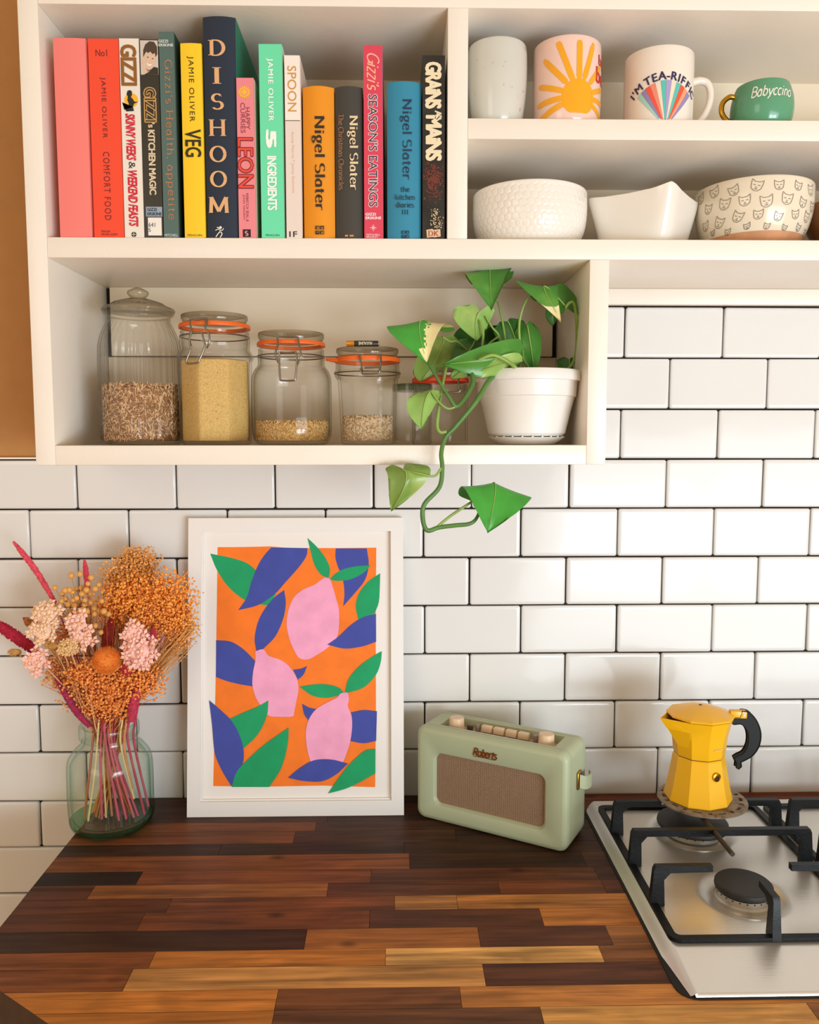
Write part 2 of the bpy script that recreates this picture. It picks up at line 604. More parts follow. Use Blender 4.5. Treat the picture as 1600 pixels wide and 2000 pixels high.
trim = MB().box(-1.34, XL0 - .001, -.0045, .0056, 1.4408, 1.4436, bev=.0006).build('trim_1', WHITE)
tag(trim, kind='structure')

# unseen floor; its warm colour and width are set to bounce light upward
fl = MB().box(-3.2, 3.2, -4.2, .1, -.06, 0).build('floor', mat('warm_bounce_floor', '#d3a266', .55, var=(4, .1)), smooth=None)
tag(fl, kind='structure')

# ================================================================== SHELF UNIT
sh = thing('wall_shelf', 'white painted built-in wall shelf unit with open boxes above the tiles', 'shelf', ((XL0 + BX1) / 2, -.11, ZB0))


def board(name, x0, x1, z0, z1, y0=YF, y1=-.0062):
    return MB().box(x0, x1, y0, y1, z0, z1, bev=.0011).build(name, WHITE, sh)


board('end_panel', XL0, XL1, ZB0, 2.06)
board('top_board', XL1, .97, ZT, 2.024)
board('shelf_board', XL1, .97, ZM0, ZM1)
board('divider', DV0, DV1, ZM1, ZT)
board('shelf_board', DV1, .97, ZR0, ZR1)
board('end_panel', .97, .994, ZM0, 2.06)
board('end_panel', BX0, BX1, ZB0, ZM0)
board('bottom_board', XL1, BX0, ZB0, ZB1)
MB().box(XL1, DV0, -.0118, -.0062, ZM1, ZT).build('back_panel', BOUNCEW, sh)
MB().box(DV1, .97, -.0118, -.0062, ZR1, ZT).build('back_panel', BOUNCEW, sh)
MB().box(DV1, .97, -.0118, -.0062, ZM1, ZR0).build('back_panel', BOUNCEW, sh)
MB().box(BX1, .97, -.0195, -.0062, 1.6742, ZM0, bev=.001).build('batten', WHITE, sh)
MB().box(-.4700, .1955, -.0195, -.0064, 1.5962, ZM0, bev=.001).build('back_board', BOUNCEW, sh)
MB().box(XL1 + .0005, BX0 - .0005, -.0105, -.0064, ZB1, 1.5952, bev=.0003).build('lower_back_board', BOUNCEW, sh)
# black strips stand in for the shade in the gaps round the back board
MB().box(XL1, .2, -.0072, -.0063, 1.5953, 1.5961).build('gap_shade', GROUT, sh, smooth=None)
MB().box(XL1, -.4702, -.0075, -.0062, 1.5962, ZM0).build('gap_shade', GROUT, sh, smooth=None)
MB().box(.1957, BX0, -.0075, -.0062, 1.5962, ZM0).build('gap_shade', GROUT, sh, smooth=None)


# ================================================================== WORKTOP
def wood_mat():
    m = bpy.data.materials.new('oiled_walnut_stave')
    m.use_nodes = True
    nt = m.node_tree
    b = nt.nodes['Principled BSDF']
    L = nt.links
    oi = nt.nodes.new('ShaderNodeObjectInfo')
    tc = nt.nodes.new('ShaderNodeTexCoord')
    off = nt.nodes.new('ShaderNodeVectorMath'); off.operation = 'MULTIPLY_ADD'
    mul = nt.nodes.new('ShaderNodeCombineXYZ')
    m1 = nt.nodes.new('ShaderNodeMath'); m1.operation = 'MULTIPLY'; m1.inputs[1].default_value = 37.0
    L.new(oi.outputs['Random'], m1.inputs[0])
    for i in range(3): L.new(m1.outputs[0], mul.inputs[i])
    off.inputs[1].default_value = (1, 1, 1)
    L.new(tc.outputs['Object'], off.inputs[0]); L.new(mul.outputs[0], off.inputs[2])

    def grain(sx, sy, det, dist):
        mp = nt.nodes.new('ShaderNodeMapping'); mp.inputs['Scale'].default_value = (sx, sy, sy)
        L.new(off.outputs[0], mp.inputs[0])
        n = nt.nodes.new('ShaderNodeTexNoise'); n.inputs['Scale'].default_value = 1; n.inputs['Detail'].default_value = det
        n.inputs['Distortion'].default_value = dist
        L.new(mp.outputs[0], n.inputs['Vector'])
        return n.outputs[0]
    g1, g2, g3 = grain(5, 90, 5, .6), grain(14, 420, 3, .2), grain(9, 26, 2, 1.2)
    r1 = nt.nodes.new('ShaderNodeMapRange'); r1.inputs[1].default_value = .30; r1.inputs[2].default_value = .68
    r1.inputs[3].default_value = .50; r1.inputs[4].default_value = 1.32
    L.new(g1, r1.inputs[0])
    r2 = nt.nodes.new('ShaderNodeMapRange'); r2.inputs[1].default_value = .3; r2.inputs[2].default_value = .7
    r2.inputs[3].default_value = .84; r2.inputs[4].default_value = 1.14
    L.new(g2, r2.inputs[0])
    r3 = nt.nodes.new('ShaderNodeMapRange'); r3.inputs[1].default_value = .3; r3.inputs[2].default_value = .7
    r3.inputs[3].default_value = .78; r3.inputs[4].default_value = 1.2
    L.new(g3, r3.inputs[0])
    a = nt.nodes.new('ShaderNodeMath'); a.operation = 'MULTIPLY'; L.new(r1.outputs[0], a.inputs[0]); L.new(r2.outputs[0], a.inputs[1])
    a2 = nt.nodes.new('ShaderNodeMath'); a2.operation = 'MULTIPLY'; L.new(a.outputs[0], a2.inputs[0]); L.new(r3.outputs[0], a2.inputs[1])
    # knots
    vo = nt.nodes.new('ShaderNodeTexVoronoi'); vo.inputs['Scale'].default_value = 1
    mp = nt.nodes.new('ShaderNodeMapping'); mp.inputs['Scale'].default_value = (9, 16, 9); L.new(off.outputs[0], mp.inputs[0]); L.new(mp.outputs[0], vo.inputs['Vector'])
    rk = nt.nodes.new('ShaderNodeMapRange'); rk.inputs[1].default_value = .03; rk.inputs[2].default_value = .13; rk.inputs[3].default_value = .35; rk.inputs[4].default_value = 1
    L.new(vo.outputs['Distance'], rk.inputs[0])
    a3 = nt.nodes.new('ShaderNodeMath'); a3.operation = 'MULTIPLY'; L.new(a2.outputs[0], a3.inputs[0]); L.new(rk.outputs[0], a3.inputs[1])
    sc = nt.nodes.new('ShaderNodeVectorMath'); sc.operation = 'SCALE'
    L.new(oi.outputs['Color'], sc.inputs[0]); L.new(a3.outputs[0], sc.inputs['Scale'])
    L.new(sc.outputs[0], b.inputs['Base Color'])
    b.inputs['Roughness'].default_value = .5
    b.inputs['Specular IOR Level'].default_value = .22
    bp = nt.nodes.new('ShaderNodeBump'); bp.inputs['Strength'].default_value = .12; bp.inputs['Distance'].default_value = .001
    L.new(g2, bp.inputs['Height']); L.new(bp.outputs[0], b.inputs['Normal'])
    return m


WOOD = wood_mat()
ENDG = mat('oiled_end_grain', '#3a2416', .6, var=(60, .2))
CT = thing('countertop', 'dark walnut butcher block worktop of many staves with a cut front corner', 'countertop', (.2, -.31, .8600))
CTX0, CTX1, CTY0, CTY1 = -.5108, 1.19, -.615, -.0042
CHM = (np.array([-.5108, -.4255]), np.array([-.242, -.615]))    # the corner is cut off along this line


def clip(poly, p, n):
    out = []
    for i in range(len(poly)):
        a, b = np.array(poly[i]), np.array(poly[(i + 1) % len(poly)])
        da, db = np.dot(a - p, n), np.dot(b - p, n)
        if da >= 0: out.append(a)
        if da * db < 0: out.append(a + (b - a) * da / (da - db))
    return out


chn = CHM[1] - CHM[0]
chn = np.array([-chn[1], chn[0]]) / np.linalg.norm(chn)
ybs = [-.0042, -.0330, -.0640, -.0917, -.1207, -.1570, -.1889, -.2293, -.2622, -.2942, -.3255, -.3620, -.4006, -.4302, -.4669, -.4992, -.5300, -.5640, -.6150]
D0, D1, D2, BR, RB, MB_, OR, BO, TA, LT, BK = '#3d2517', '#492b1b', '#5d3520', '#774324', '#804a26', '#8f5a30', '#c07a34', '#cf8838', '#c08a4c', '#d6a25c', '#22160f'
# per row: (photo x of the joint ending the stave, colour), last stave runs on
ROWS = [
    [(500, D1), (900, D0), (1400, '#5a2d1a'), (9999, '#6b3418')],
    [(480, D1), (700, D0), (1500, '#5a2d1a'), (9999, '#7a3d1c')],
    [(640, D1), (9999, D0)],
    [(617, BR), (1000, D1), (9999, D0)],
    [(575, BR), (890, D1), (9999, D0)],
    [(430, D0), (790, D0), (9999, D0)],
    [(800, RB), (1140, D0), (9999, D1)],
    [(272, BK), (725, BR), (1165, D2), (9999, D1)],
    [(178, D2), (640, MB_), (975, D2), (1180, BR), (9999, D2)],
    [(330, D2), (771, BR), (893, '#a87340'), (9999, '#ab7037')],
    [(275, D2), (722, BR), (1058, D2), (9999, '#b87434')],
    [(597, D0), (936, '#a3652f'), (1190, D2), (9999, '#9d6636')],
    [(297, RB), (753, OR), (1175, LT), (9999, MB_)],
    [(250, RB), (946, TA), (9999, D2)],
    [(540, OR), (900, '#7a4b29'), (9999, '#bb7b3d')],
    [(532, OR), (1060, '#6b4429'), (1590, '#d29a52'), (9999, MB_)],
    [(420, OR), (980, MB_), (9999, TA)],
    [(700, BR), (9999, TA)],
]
for i, row in enumerate(ROWS):
    y1, y0 = ybs[i], ybs[i + 1]
    xa = CTX0
    ym = (y0 + y1) / 2
    for (xe, colr) in row:
        if xe > 5000: xb = CTX1
        else:
            # the joint's X on the worktop: the ray of column xe at the row's depth
            lo, hi = 1560.0, 2400.0
            for _ in range(40):
                mid = (lo + hi) / 2
                if on(xe, mid, .9)[1] > ym: lo = mid
                else: hi = mid
            xb = on(xe, lo, .9)[0]
        xb = min(xb, CTX1)
        if xb - xa < .004: continue
        g = .00022
        poly = [(xa + g, y0 + g), (xb - g, y0 + g), (xb - g, y1 - g), (xa + g, y1 - g)]
        poly = clip(poly, CHM[0], chn)
        if len(poly) >= 3:
            z1 = .9 - abs(R.gauss(0, .00008))
            V, F = prism([tuple(p) for p in poly], .8602, z1, X3, Y3, Z3)
            pb = MB().add(V, F); pb.m = [0, 0] + [1] * (len(F) - 2)
            o = pb.build('plank', [WOOD, ENDG], CT, smooth=None)
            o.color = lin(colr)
        xa = xb
hull = clip([(CTX0 + .001, CTY0 + .001), (CTX1, CTY0 + .001), (CTX1, CTY1), (CTX0 + .001, CTY1)], CHM[0], chn)
V, F = prism([tuple(p) for p in hull], .8560, .8600, X3, Y3, Z3)
MB().add(V, F).build('underlay', mat('dark_board', '#2a1b12', .7), CT, smooth=None)
# carcass below, set back from the worktop's edge
hull = clip([(CTX0 + .03, -.56), (CTX1, -.56), (CTX1, -.02), (CTX0 + .03, -.02)], CHM[0] + chn * .04, chn)
V, F = prism([tuple(p) for p in hull], 0.0, .8555, X3, Y3, Z3)
cab = MB().add(V, F).build('base_cabinet', mat('black_cabinet', '#1d1a17', .6, var=(20, .1)), org=(.2, -.3, 0), smooth=None)
tag(cab, 'plain black kitchen base cabinet under the walnut worktop', 'cabinet')

# ================================================================== HOB
STEEL = mat('brushed_steel', '#ddd8d0', .31, .75, var=(3, .05), bump=(500, .06), stretch=(.05, 1, 1))
IRON = mat('enamelled_iron', '#101214', .42, 0, .22, bump=(260, .12))
CAPM = mat('burner_cap_black', '#24221f', .55, 0, .5, var=(80, .2))
ALU = mat('cast_aluminium', '#b9b4aa', .35, .9, bump=(200, .05))
HX0, HX1, HY0, HY1, HZ = .2460, .8000, -.4925, -.0560, .9125
BR1, BR2 = (.3800, -.1570), (.3826, -.3225)
hob = thing('gas_hob', 'stainless steel gas hob with black iron pan supports set in the worktop', 'hob', ((HX0 + HX1) / 2, (HY0 + HY1) / 2, .9002))
nx, ny = 150, 130
xs = np.concatenate([HX0 + np.linspace(0, .024, 14), np.linspace(HX0 + .026, HX1 - .026, nx), HX1 - np.linspace(.024, 0, 14)])
ys = np.concatenate([HY0 + np.linspace(0, .008, 8), np.linspace(HY0 + .010, HY1 - .012, ny), HY1 - np.linspace(.010, 0, 8)])


def sm(t):
    t = min(1, max(0, t)); return t * t * (3 - 2 * t)


V, F, idx = [], [], {}
rc = .022
for i, x in enumerate(xs):
    for j, y in enumerate(ys):
        dx, dy = min(x - HX0, HX1 - x), min(y - HY0, HY1 - y)
        inside = True
        if dx < rc and dy < rc and math.hypot(rc - dx, rc - dy) > rc: inside = False
        z = .9004 + (HZ - .9004) * min(sm(dx / .017 if dx < .017 else 1) * .55 + .45 * min(1, dx / .017), sm((dy + .0008) / .0034))
        z -= .0072 * min(1, max(0, (-.4235 - y) / .066))
        z = max(z, .9004)
        for (bx, by), r in ((BR1, .062), (BR2, .056), ((.64, -.164), .056), ((.64, -.333), .07)):
            d = math.hypot(x - bx, y - by)
            z -= .0062 * (1 - sm((d - r * .66) / (r * .34)))
        idx[i, j] = len(V) if inside else None
        if inside: V.append((x, y, z))
for i in range(len(xs) - 1):
    for j in range(len(ys) - 1):
        q = [idx[i, j], idx[i + 1, j], idx[i + 1, j + 1], idx[i, j + 1]]
        q = [k for k in q if k is not None]
        if len(q) >= 3: F.append(tuple(q))
MB().add(V, F).build('steel_tray', STEEL, hob, smooth=60)
MB().add(*prism([(p[0], p[1]) for p in rrect(HX0 - .0012, HX1 + .0012, HY0 - .0012, HY1 + .0012, .022)], .9001, .9016, X3, Y3, Z3)).build('edge_seal', mat('black_seal', '#15110f', .8), hob)
ZF, ZTOP = .9175, .9625


def fingbar(b, p, q, w=.0065, h=.0075, taper=1.0):
    """iron bar of trapezoid section between two points on its top centre line"""
    p, q = np.array(p, float), np.array(q, float)
    t = q - p; L = np.linalg.norm(t); t /= L
    n = np.cross(t, Z3); ln = np.linalg.norm(n)
    n = n / ln if ln > .1 else X3
    u = np.cross(n, t)
    V = []
    for c, k in ((p, 1.0), (q, taper)):
        V += [c - n * w * .62 * k - u * h, c + n * w * .62 * k - u * h, c + n * w * .5 * k - u * .0012, c + n * w * .36 * k, c - n * w * .36 * k, c - n * w * .5 * k - u * .0012]
    F = [tuple(range(5, -1, -1)), tuple(range(6, 12))] + [(k, (k + 1) % 6, 6 + (k + 1) % 6, 6 + k) for k in range(6)]
    b.add(V, F)


def finger_path(P, w0=.0070, w1=.0055, h=.0085):
    b = MB()
    for i in range(len(P) - 1):
        fingbar(b, P[i], P[i + 1], w0 + (w1 - w0) * i / max(1, len(P) - 2), h)
    return b


def post_finger(x0, y0, dx, dy, reach, name='finger', foot=.012):
    """a post that rises from the frame bar, shoulders over and runs inwards as a finger"""
    b = MB()
    t = np.array([dx, dy, 0.0]); n = np.array([-dy, dx, 0.0])
    base = np.array([x0, y0, 0])
    prof = [(-.0045, ZF - .004), (-.0010, ZTOP - .005), (.0015, ZTOP), (reach, ZTOP), (reach, ZTOP - .0075), (.019, ZTOP - .0085), (.0115, ZTOP - .017), (.0125, ZF - .004)]
    for s0, s1 in ((.0052, .0040),):
        pts = []
        for k, (a, z) in enumerate(prof):
            w = s0 if z < ZTOP - .02 else s1
            pts.append((a, z, w))
        m = len(pts)
        V = [base + t * a + n * w + Z3 * z for a, z, w in pts] + [base + t * a - n * w + Z3 * z for a, z, w in pts]
        F = [tuple(range(m)), tuple(range(2 * m - 1, m - 1, -1))] + [(k, k + m, (k + 1) % m + m, (k + 1) % m) for k in range(m)]
        b.add(V, F)
    return b


def pan_support(x0, x1, hobo):
    # frame: a low rectangle of flat bars
    b = MB()
    w = .0085
    ya, yb = -.4185, -.0830
    out = rrect(x0, x1, ya, yb, .012, 4); inn = rrect(x0 + w, x1 - w, ya + w, yb - w, .006, 4)
    n = len(out)
    V = [(p[0], p[1], HZ + .0002) for p in out] + [(p[0], p[1], ZF) for p in out] + [(p[0], p[1], ZF) for p in inn] + [(p[0], p[1], HZ + .0002) for p in inn]
    F = [(a * n + k, a * n + (k + 1) % n, ((a + 1) % 4) * n + (k + 1) % n, ((a + 1) % 4) * n + k) for a in range(4) for k in range(n)]
    b.add(V, F)
    fr = b.build('pan_support', IRON, hobo, smooth=30)
    xm = (x0 + x1) / 2
    bars = [post_finger(x0 + .004, -.1660, 1, 0, .066), post_finger(x1 - .004, -.1660, -1, 0, .066),
            post_finger(x0 + .004, -.3420, 1, 0, .070), post_finger(x1 - .004, -.3420, -1, 0, .070),
            post_finger(xm - .003, ya + .004, 0, 1, .036)]
    back = post_finger(xm, yb - .004, 0, -1, .036)
    bars.append(back)
    for q in bars:
        f = q.build('finger', IRON, hobo, smooth=30)
        f.parent = fr; f.location = (0, 0, 0)
    # bar across the middle on two posts, with a rod laid through it
    b = MB()
    prof = [(x0 - .0005, ZF - .004), (x0 + .003, ZTOP - .005), (x0 + .0055, ZTOP), (x1 - .0055, ZTOP), (x1 - .003, ZTOP - .005), (x1 + .0005, ZF - .004),
            (x1 - .0165, ZF - .004), (x1 - .0155, ZTOP - .017), (x1 - .023, ZTOP - .0085), (x0 + .023, ZTOP - .0085), (x0 + .0155, ZTOP - .017), (x0 + .0165, ZF - .004)]
    b.add(*prism(prof, -.2560, -.2475))
    cb = b.build('cross_bar', IRON, hobo, smooth=30); cb.parent = fr
    b = MB(); b.add(*tube([(xm - .010, -.196, ZTOP - .0035), (xm - .010, -.312, ZTOP - .0035)], [.0036, .0032], 10))
    rd = b.build('cross_rod', mat('scorched_iron', '#332618', .5, .4, var=(60, .3)), hobo); rd.parent = fr


pan_support(.2605, .5035, hob)
pan_support(.5115, .7850, hob)


def burner(c, r, big):
    base = MB()
    zb = HZ - .0062
    base.add(*lathe([(0, zb), (r * 1.0, zb), (r * 1.0, zb + .004), (r * .93, zb + .006), (r * .93, zb + .013), (0, zb + .013)], (c[0], c[1], 0), 48))
    b = base.build('burner_ring', ALU, hob)
    cap = MB()
    zt = zb + .0135

    def notch(t, rr, z):
        return rr
    rc_ = r * 1.0 if not big else r * 1.12
    cap.add(*lathe([(0, zt), (rc_ * .9, zt), (rc_ * .98, zt + .0015), (rc_, zt + .004), (rc_ * .985, zt + .0075), (rc_ * .93, zt + .0092), (0, zt + .0098)], (c[0], c[1], 0), 48))
    cap.build('burner_cap', CAPM, hob)
    sl = MB()
    for k in range(24):
        t = 2 * math.pi * k / 24
        sl.add(*tube([(c[0] + r * .91 * math.cos(t), c[1] + r * .91 * math.sin(t), zt - .0022), (c[0] + r * .937 * math.cos(t), c[1] + r * .937 * math.sin(t), zt - .0022)], .0010, 6))
    s = sl.build('flame_ports', GROUT, hob); s['kind'] = 'stuff'; s.parent = b; s.location = (0, 0, 0)


burner(BR1, .044, True)
burner(BR2, .0345, False)

# ring reducer on the rear pan support
RGC = (.3890, -.1655)
ring = thing('ring_reducer', 'round rusty iron gas ring reducer with punched holes under the yellow coffee pot', 'trivet', (RGC[0], RGC[1], ZTOP + .0002), kind=None)
b = MB()
ro, ri, zz0, zz1 = .0610, .0300, ZTOP + .0003, ZTOP + .0034
n = 120
V, F = [], []
holes = 20
rad = [ri, .0490, .0500, .0523, .0546, .0556, ro]
for z in (zz1, zz0):
    for r in rad:
        for k in range(n):
            t = 2 * math.pi * k / n
            V.append((RGC[0] + r * math.cos(t), RGC[1] + r * math.sin(t), z - (.0012 if r == ro and z == zz1 else 0)))
m = len(rad)
hole = lambda a, k: a in (1, 2, 3, 4) and (k % 6) in (((1, 2, 3, 4) if (k // 6) % 2 else (2, 3)) if a in (2, 3) else ((2, 3) if (k // 6) % 2 == 0 else (9,)))
for s in (0, 1):
    for a in range(m - 1):
        for k in range(n):
            if hole(a, k): continue
            k2 = (k + 1) % n
            q = (s * m * n + a * n + k, s * m * n + (a + 1) * n + k, s * m * n + (a + 1) * n + k2, s * m * n + a * n + k2)
            F.append(q if s == 0 else q[::-1])
for a, rr in ((0, 0), (m - 1, 0)):
    for k in range(n):
        k2 = (k + 1) % n
        F.append((a * n + k, a * n + k2, m * n + a * n + k2, m * n + a * n + k))
for a in range(m - 1):          # walls of the holes
    for k in range(n):
        if not hole(a, k): continue
        k2 = (k + 1) % n
        for (na, nk, e) in ((a - 1, k, ((a, k), (a, k2))), (a + 1, k, ((a + 1, k), (a + 1, k2))), (a, (k - 1) % n, ((a, k), (a + 1, k))), (a, k2, ((a, k2), (a + 1, k2)))):
            if not hole(na, nk):
                i0, i1 = e[0][0] * n + e[0][1], e[1][0] * n + e[1][1]
                F.append((i0, i1, m * n + i1, m * n + i0))
b.add(V, F)
b.build('disc', mat('rusty_cast_iron', '#8d8172', .65, .3, var2=('#6a4e36', 60, .5, .72), var=(200, .2), bump=(300, .3)), ring, smooth=30)

# ================================================================== BOOKS
YS = -.2150                                         # plane of the spines
PAPER = mat('book_pages', '#e9dfc8', .85, var=(400, .08))
SP = pxm(YS)


def ink(h, r=.6, m=0.0):
    return mat('ink_' + h.strip('#'), h, r, m)


class Book:
    def __init__(s, label, xt, xb, ytop, color, depth=.185, rounded=0.0, side=None, rough=.5, cover=None, pages=True, var=None, name='book'):
        x0 = (at(xt[0], ytop, YS)[0] + at(xb[0], 462, YS)[0]) / 2 + .0003
        x1 = (at(xt[1], ytop, YS)[0] + at(xb[1], 462, YS)[0]) / 2 - .0003
        zt, zb = at((xt[0] + xt[1]) / 2, ytop, YS)[2], ZM1 + .0004
        s.x0, s.x1, s.zt, s.zb = x0, x1, zt, zb
        s.root = thing(name, label, 'book', ((x0 + x1) / 2, YS + depth / 2, zb), 'cookbooks on the upper shelf')
        cm = mat('cover_' + color.strip('#'), color, rough, var=var)
        t = .0022
        b = MB()
        # spine (flat or rounded), then the two boards
        w = x1 - x0
        P = []
        nseg = 8 if rounded else 1
        for k in range(nseg + 1):
            u = k / nseg
            P.append((x0 + w * u, YS + (rounded * (2 * u - 1) ** 2 if rounded else 0)))
        outer = [(x0, YS + depth)] + P + [(x1, YS + depth)]
        inner = [(x1 - t, YS + depth), (x1 - t, YS + t + rounded)] + [(x0 + t, YS + t + rounded), (x0 + t, YS + depth)]
        prof = outer + inner
        V, F = prism(prof, zb, zt, X3, Y3, Z3)
        b.add(V, F)
        mats = [cm]
        b.build('cover', mats, s.root, smooth=30)
        if side:
            MB().box(x1 - .0002, x1 + .0004, YS + .004, YS + depth - .001, zb + .0005, zt - .0005).build('side_cover', mat('side_' + side.strip('#'), side, .55), s.root, smooth=None)
        MB().box(x0 + t + .0002, x1 - t - .0002, YS + t + rounded + .0004, YS + depth - .005, zb + .0025, zt - .0035).build('page_block', PAPER, s.root, smooth=None)

    def plane(s, name, x0, y0, x1, y1, m, off=.0002):
        """a flat printed patch on the spine, photo box"""
        a, c = at(x0, (y0 + y1) / 2, YS), at(x1, (y0 + y1) / 2, YS)
        z1, z0 = at((x0 + x1) / 2, y0, YS)[2], at((x0 + x1) / 2, y1, YS)[2]
        V = [(max(a[0], s.x0 + .0004), YS - off, z0), (min(c[0], s.x1 - .0004), YS - off, z0), (min(c[0], s.x1 - .0004), YS - off, z1), (max(a[0], s.x0 + .0004), YS - off, z1)]
        return MB().add(V, [(0, 1, 2, 3)]).build(name, m, s.root, smooth=None)

    def text(s, g, cx, y0, y1, wpx, m, down=True, off=.0004, name='lettering', part=None):
        """lettering read downwards (or upright), photo centre column, rows y0..y1, width in px"""
        z1, z0 = at(cx, y0, YS)[2], at(cx, y1, YS)[2]
        c = at(cx, (y0 + y1) / 2, YS)
        c[1] = YS
        b = MB()
        if down: place2d(b, g, c, z1 - z0, wpx * SP, -Z3, X3, off)
        else: place2d(b, g, c, wpx * SP, z1 - z0, X3, Z3, off)
        return b.build(name, m, s.root, smooth=None)

    def poly(s, pts, m, off=.0005, name='emblem'):
        """flat printed shape from photo points"""
        V = []
        for p in pts:
            q = at(p[0], p[1], YS); q[1] = YS - off; V.append(q)
        return MB().add(V, [tuple(range(len(V)))]).build(name, m, s.root, smooth=None)


def disc_px(cx, cy, rx, ry=None, n=20, star=None):
    ry = ry or rx
    out = []
    for k in range(n):
        q = 1 if star is None else (1 if k % 2 == 0 else star)
        t = 2 * math.pi * k / n
        out.append((cx + rx * q * math.cos(t), cy + ry * q * math.sin(t)))
    return out


bk = Book('salmon pink cloth book with a blank spine, first on the shelf', (100, 166.5), (118.6, 180), 74, '#ef7f78', side='#f3a49b', rounded=.0012, rough=.75)
bk = Book('bright red-orange cookbook titled COMFORT FOOD next to the blank pink one', (168.8, 230.5), (186, 244), 75.5, '#ee4a2b', side='#c8231f', rough=.7)
mk = ink('#6b1720')
bk.text(text2d('No1', .01), 198, 97, 110, 21, mk, False)
bk.text(text2d('JAMIE OLIVER', .005, space=1.2), 202.5, 151, 270, 11, mk)
bk.text(text2d('COMFORT FOOD', .005, space=1.25), 209.5, 297, 430, 12, mk)
bk.text(text2d('PENGUIN\nMICHAEL JOSEPH'), 214, 450, 461, 30, mk, False)

bk = Book('white paperback with brown GIZZI and red SKINNY WEEKS lettering', (231, 271.8), (244.6, 281.6), 75, '#e6ded3', side='#cfc6ba', rough=.4)
bk.text(text2d('GIZZI', .045, space=.92), 251.5, 87, 168, 30, ink('#8f5a1d'))
bk.poly(disc_px(256.5, 196, 13.5, 14), ink('#f0b323'), .0003)
bk.poly([(243, 215), (250, 212), (252, 203), (249, 196), (250, 189), (247.5, 185), (249, 178), (254, 176), (258, 179), (258, 186), (256, 190), (260, 194), (263, 199), (270, 199), (262, 203), (260, 209), (262, 217), (247, 218), (239, 200)], ink('#1d1a16'), .0005, 'silhouette')
bk.text(text2d('SKINNY WEEKS', .045, .25, .95), 255.6, 222, 314, 18, ink('#cf1730'))
bk.text(text2d('&'), 258, 316, 330, 12, ink('#1d1a16'))
bk.text(text2d('WEEKEND FEASTS', .045, .25, .95), 260, 333, 443, 18, ink('#cf1730'))
bk.poly(disc_px(261.8, 458, 5), ink('#1d1a16'), .0004)
bk.poly([(261.2, 453.6), (262.3, 453.6), (262.3, 462.4), (261.2, 462.4)], ink('#e6ded3'), .0006)
bk.poly([(257.4, 457.5), (266.2, 457.5), (266.2, 458.5), (257.4, 458.5)], ink('#e6ded3'), .0006)

bk = Book('dark brown KITCHEN MAGIC cookbook with a portrait photo atop its spine', (272.6, 309), (283, 319.6), 77, '#2f2a22', side='#1c1812', rough=.3)
bk.plane('photo', 272, 79, 310, 146, ink('#c9c2b8', .3), .0002)
bk.poly([(279, 140), (276, 118), (286, 92), (300, 94), (306, 112), (303, 126), (296, 134), (290, 137), (287, 145)], ink('#d7b9a2', .35), .0003, 'face')
bk.poly([(280, 112), (280, 98), (284, 87), (292, 81), (301, 82), (307, 92), (307.5, 106), (304, 112), (303, 104), (298, 106), (294, 101), (289, 104), (286, 101), (283, 106)], ink('#4a372c', .35), .0005, 'hair')
bk.poly(disc_px(289, 112, 1.8, .9, 8), ink('#2c1e18'), .0006, 'eye')
bk.poly(disc_px(298.5, 115, 1.8, .9, 8), ink('#2c1e18'), .0006, 'eye')
bk.poly([(286.5, 122), (291, 126), (298, 125), (294, 130), (288.5, 128)], ink('#f2e6de'), .0006, 'smile')
bk.poly([(285, 133), (290, 137.5), (297, 135), (295, 138.5), (289, 140)], ink('#8d6250'), .0006, 'chin_shadow')
bk.poly([(282, 146.2), (291, 141), (301, 131), (309, 133), (309.5, 146.2)], ink('#2f2a22', .3), .0007, 'collar')
bk.text(text2d('GIZZI', .075), 293.5, 170, 240, 24, ink('#c79a58'), off=.0003)
bk.text(text2d('GIZZI', .015), 293.5, 172, 238, 20, ink('#2f2a22'), off=.0006)
bk.text(text2d("'s", .03), 296, 240, 250, 12, ink('#d9c6a6'))
bk.text(text2d('KITCHEN MAGIC', .04, space=.95), 297.5, 254, 381, 13, ink('#d9c6a6'))
bk.plane('sticker', 285.5, 404, 318, 423, ink('#8fa0b3', .4), .0003)
bk.text(text2d('GIZZI\nERSKINE', .02), 302, 406.5, 421, 27, ink('#20242a'), False, .0005)
bk.plane('sticker', 289.5, 425, 316, 460, ink('#e9e4dc', .5), .0003)
bk.text(text2d('641'), 297, 435, 443.5, 12.5, ink('#33302c'), False, .0005)
bk.text(text2d('5'), 292.5, 446, 453, 4.5, ink('#33302c'), False, .0005)

bk = Book('slim grey-green cookbook with copper typewriter lettering, taller than its neighbours', (309.4, 340.5), (320, 349), 62, '#4e6761', side='#253f33', rough=.55)
cop = ink('#c97c48', .45)
bk.text(text2d('GIZZI\nERSKINE', .03), 324, 78, 91, 27, ink('#d9ded8'), False)
tw = pen2d("Gizzi's Health, apetite".replace('apetite', 'appetite'), .03, .026, True, 0, .05, .04)
bk.text(tw, 331, 118, 430, 17, cop)
bk.text(text2d('MITCHELL'), 335, 457, 462, 25, ink('#d9ded8'), False)

bk = Book('yellow VEG cookbook in a cloth cover', (351, 394), (360.2, 401), 84, '#f2c81d', rough=.6, rounded=.0015)
bk.text(text2d('JAMIE OLIVER', .004, space=1.2), 373, 110, 238, 12.5, ink('#2a2110'))
bk.text(text2d('VEG', .02), 377.5, 253, 307, 30, ink('#2a2110'))
bk.text(text2d('PENGUIN'), 381, 457.5, 461.5, 27, ink('#5a4612'), False)

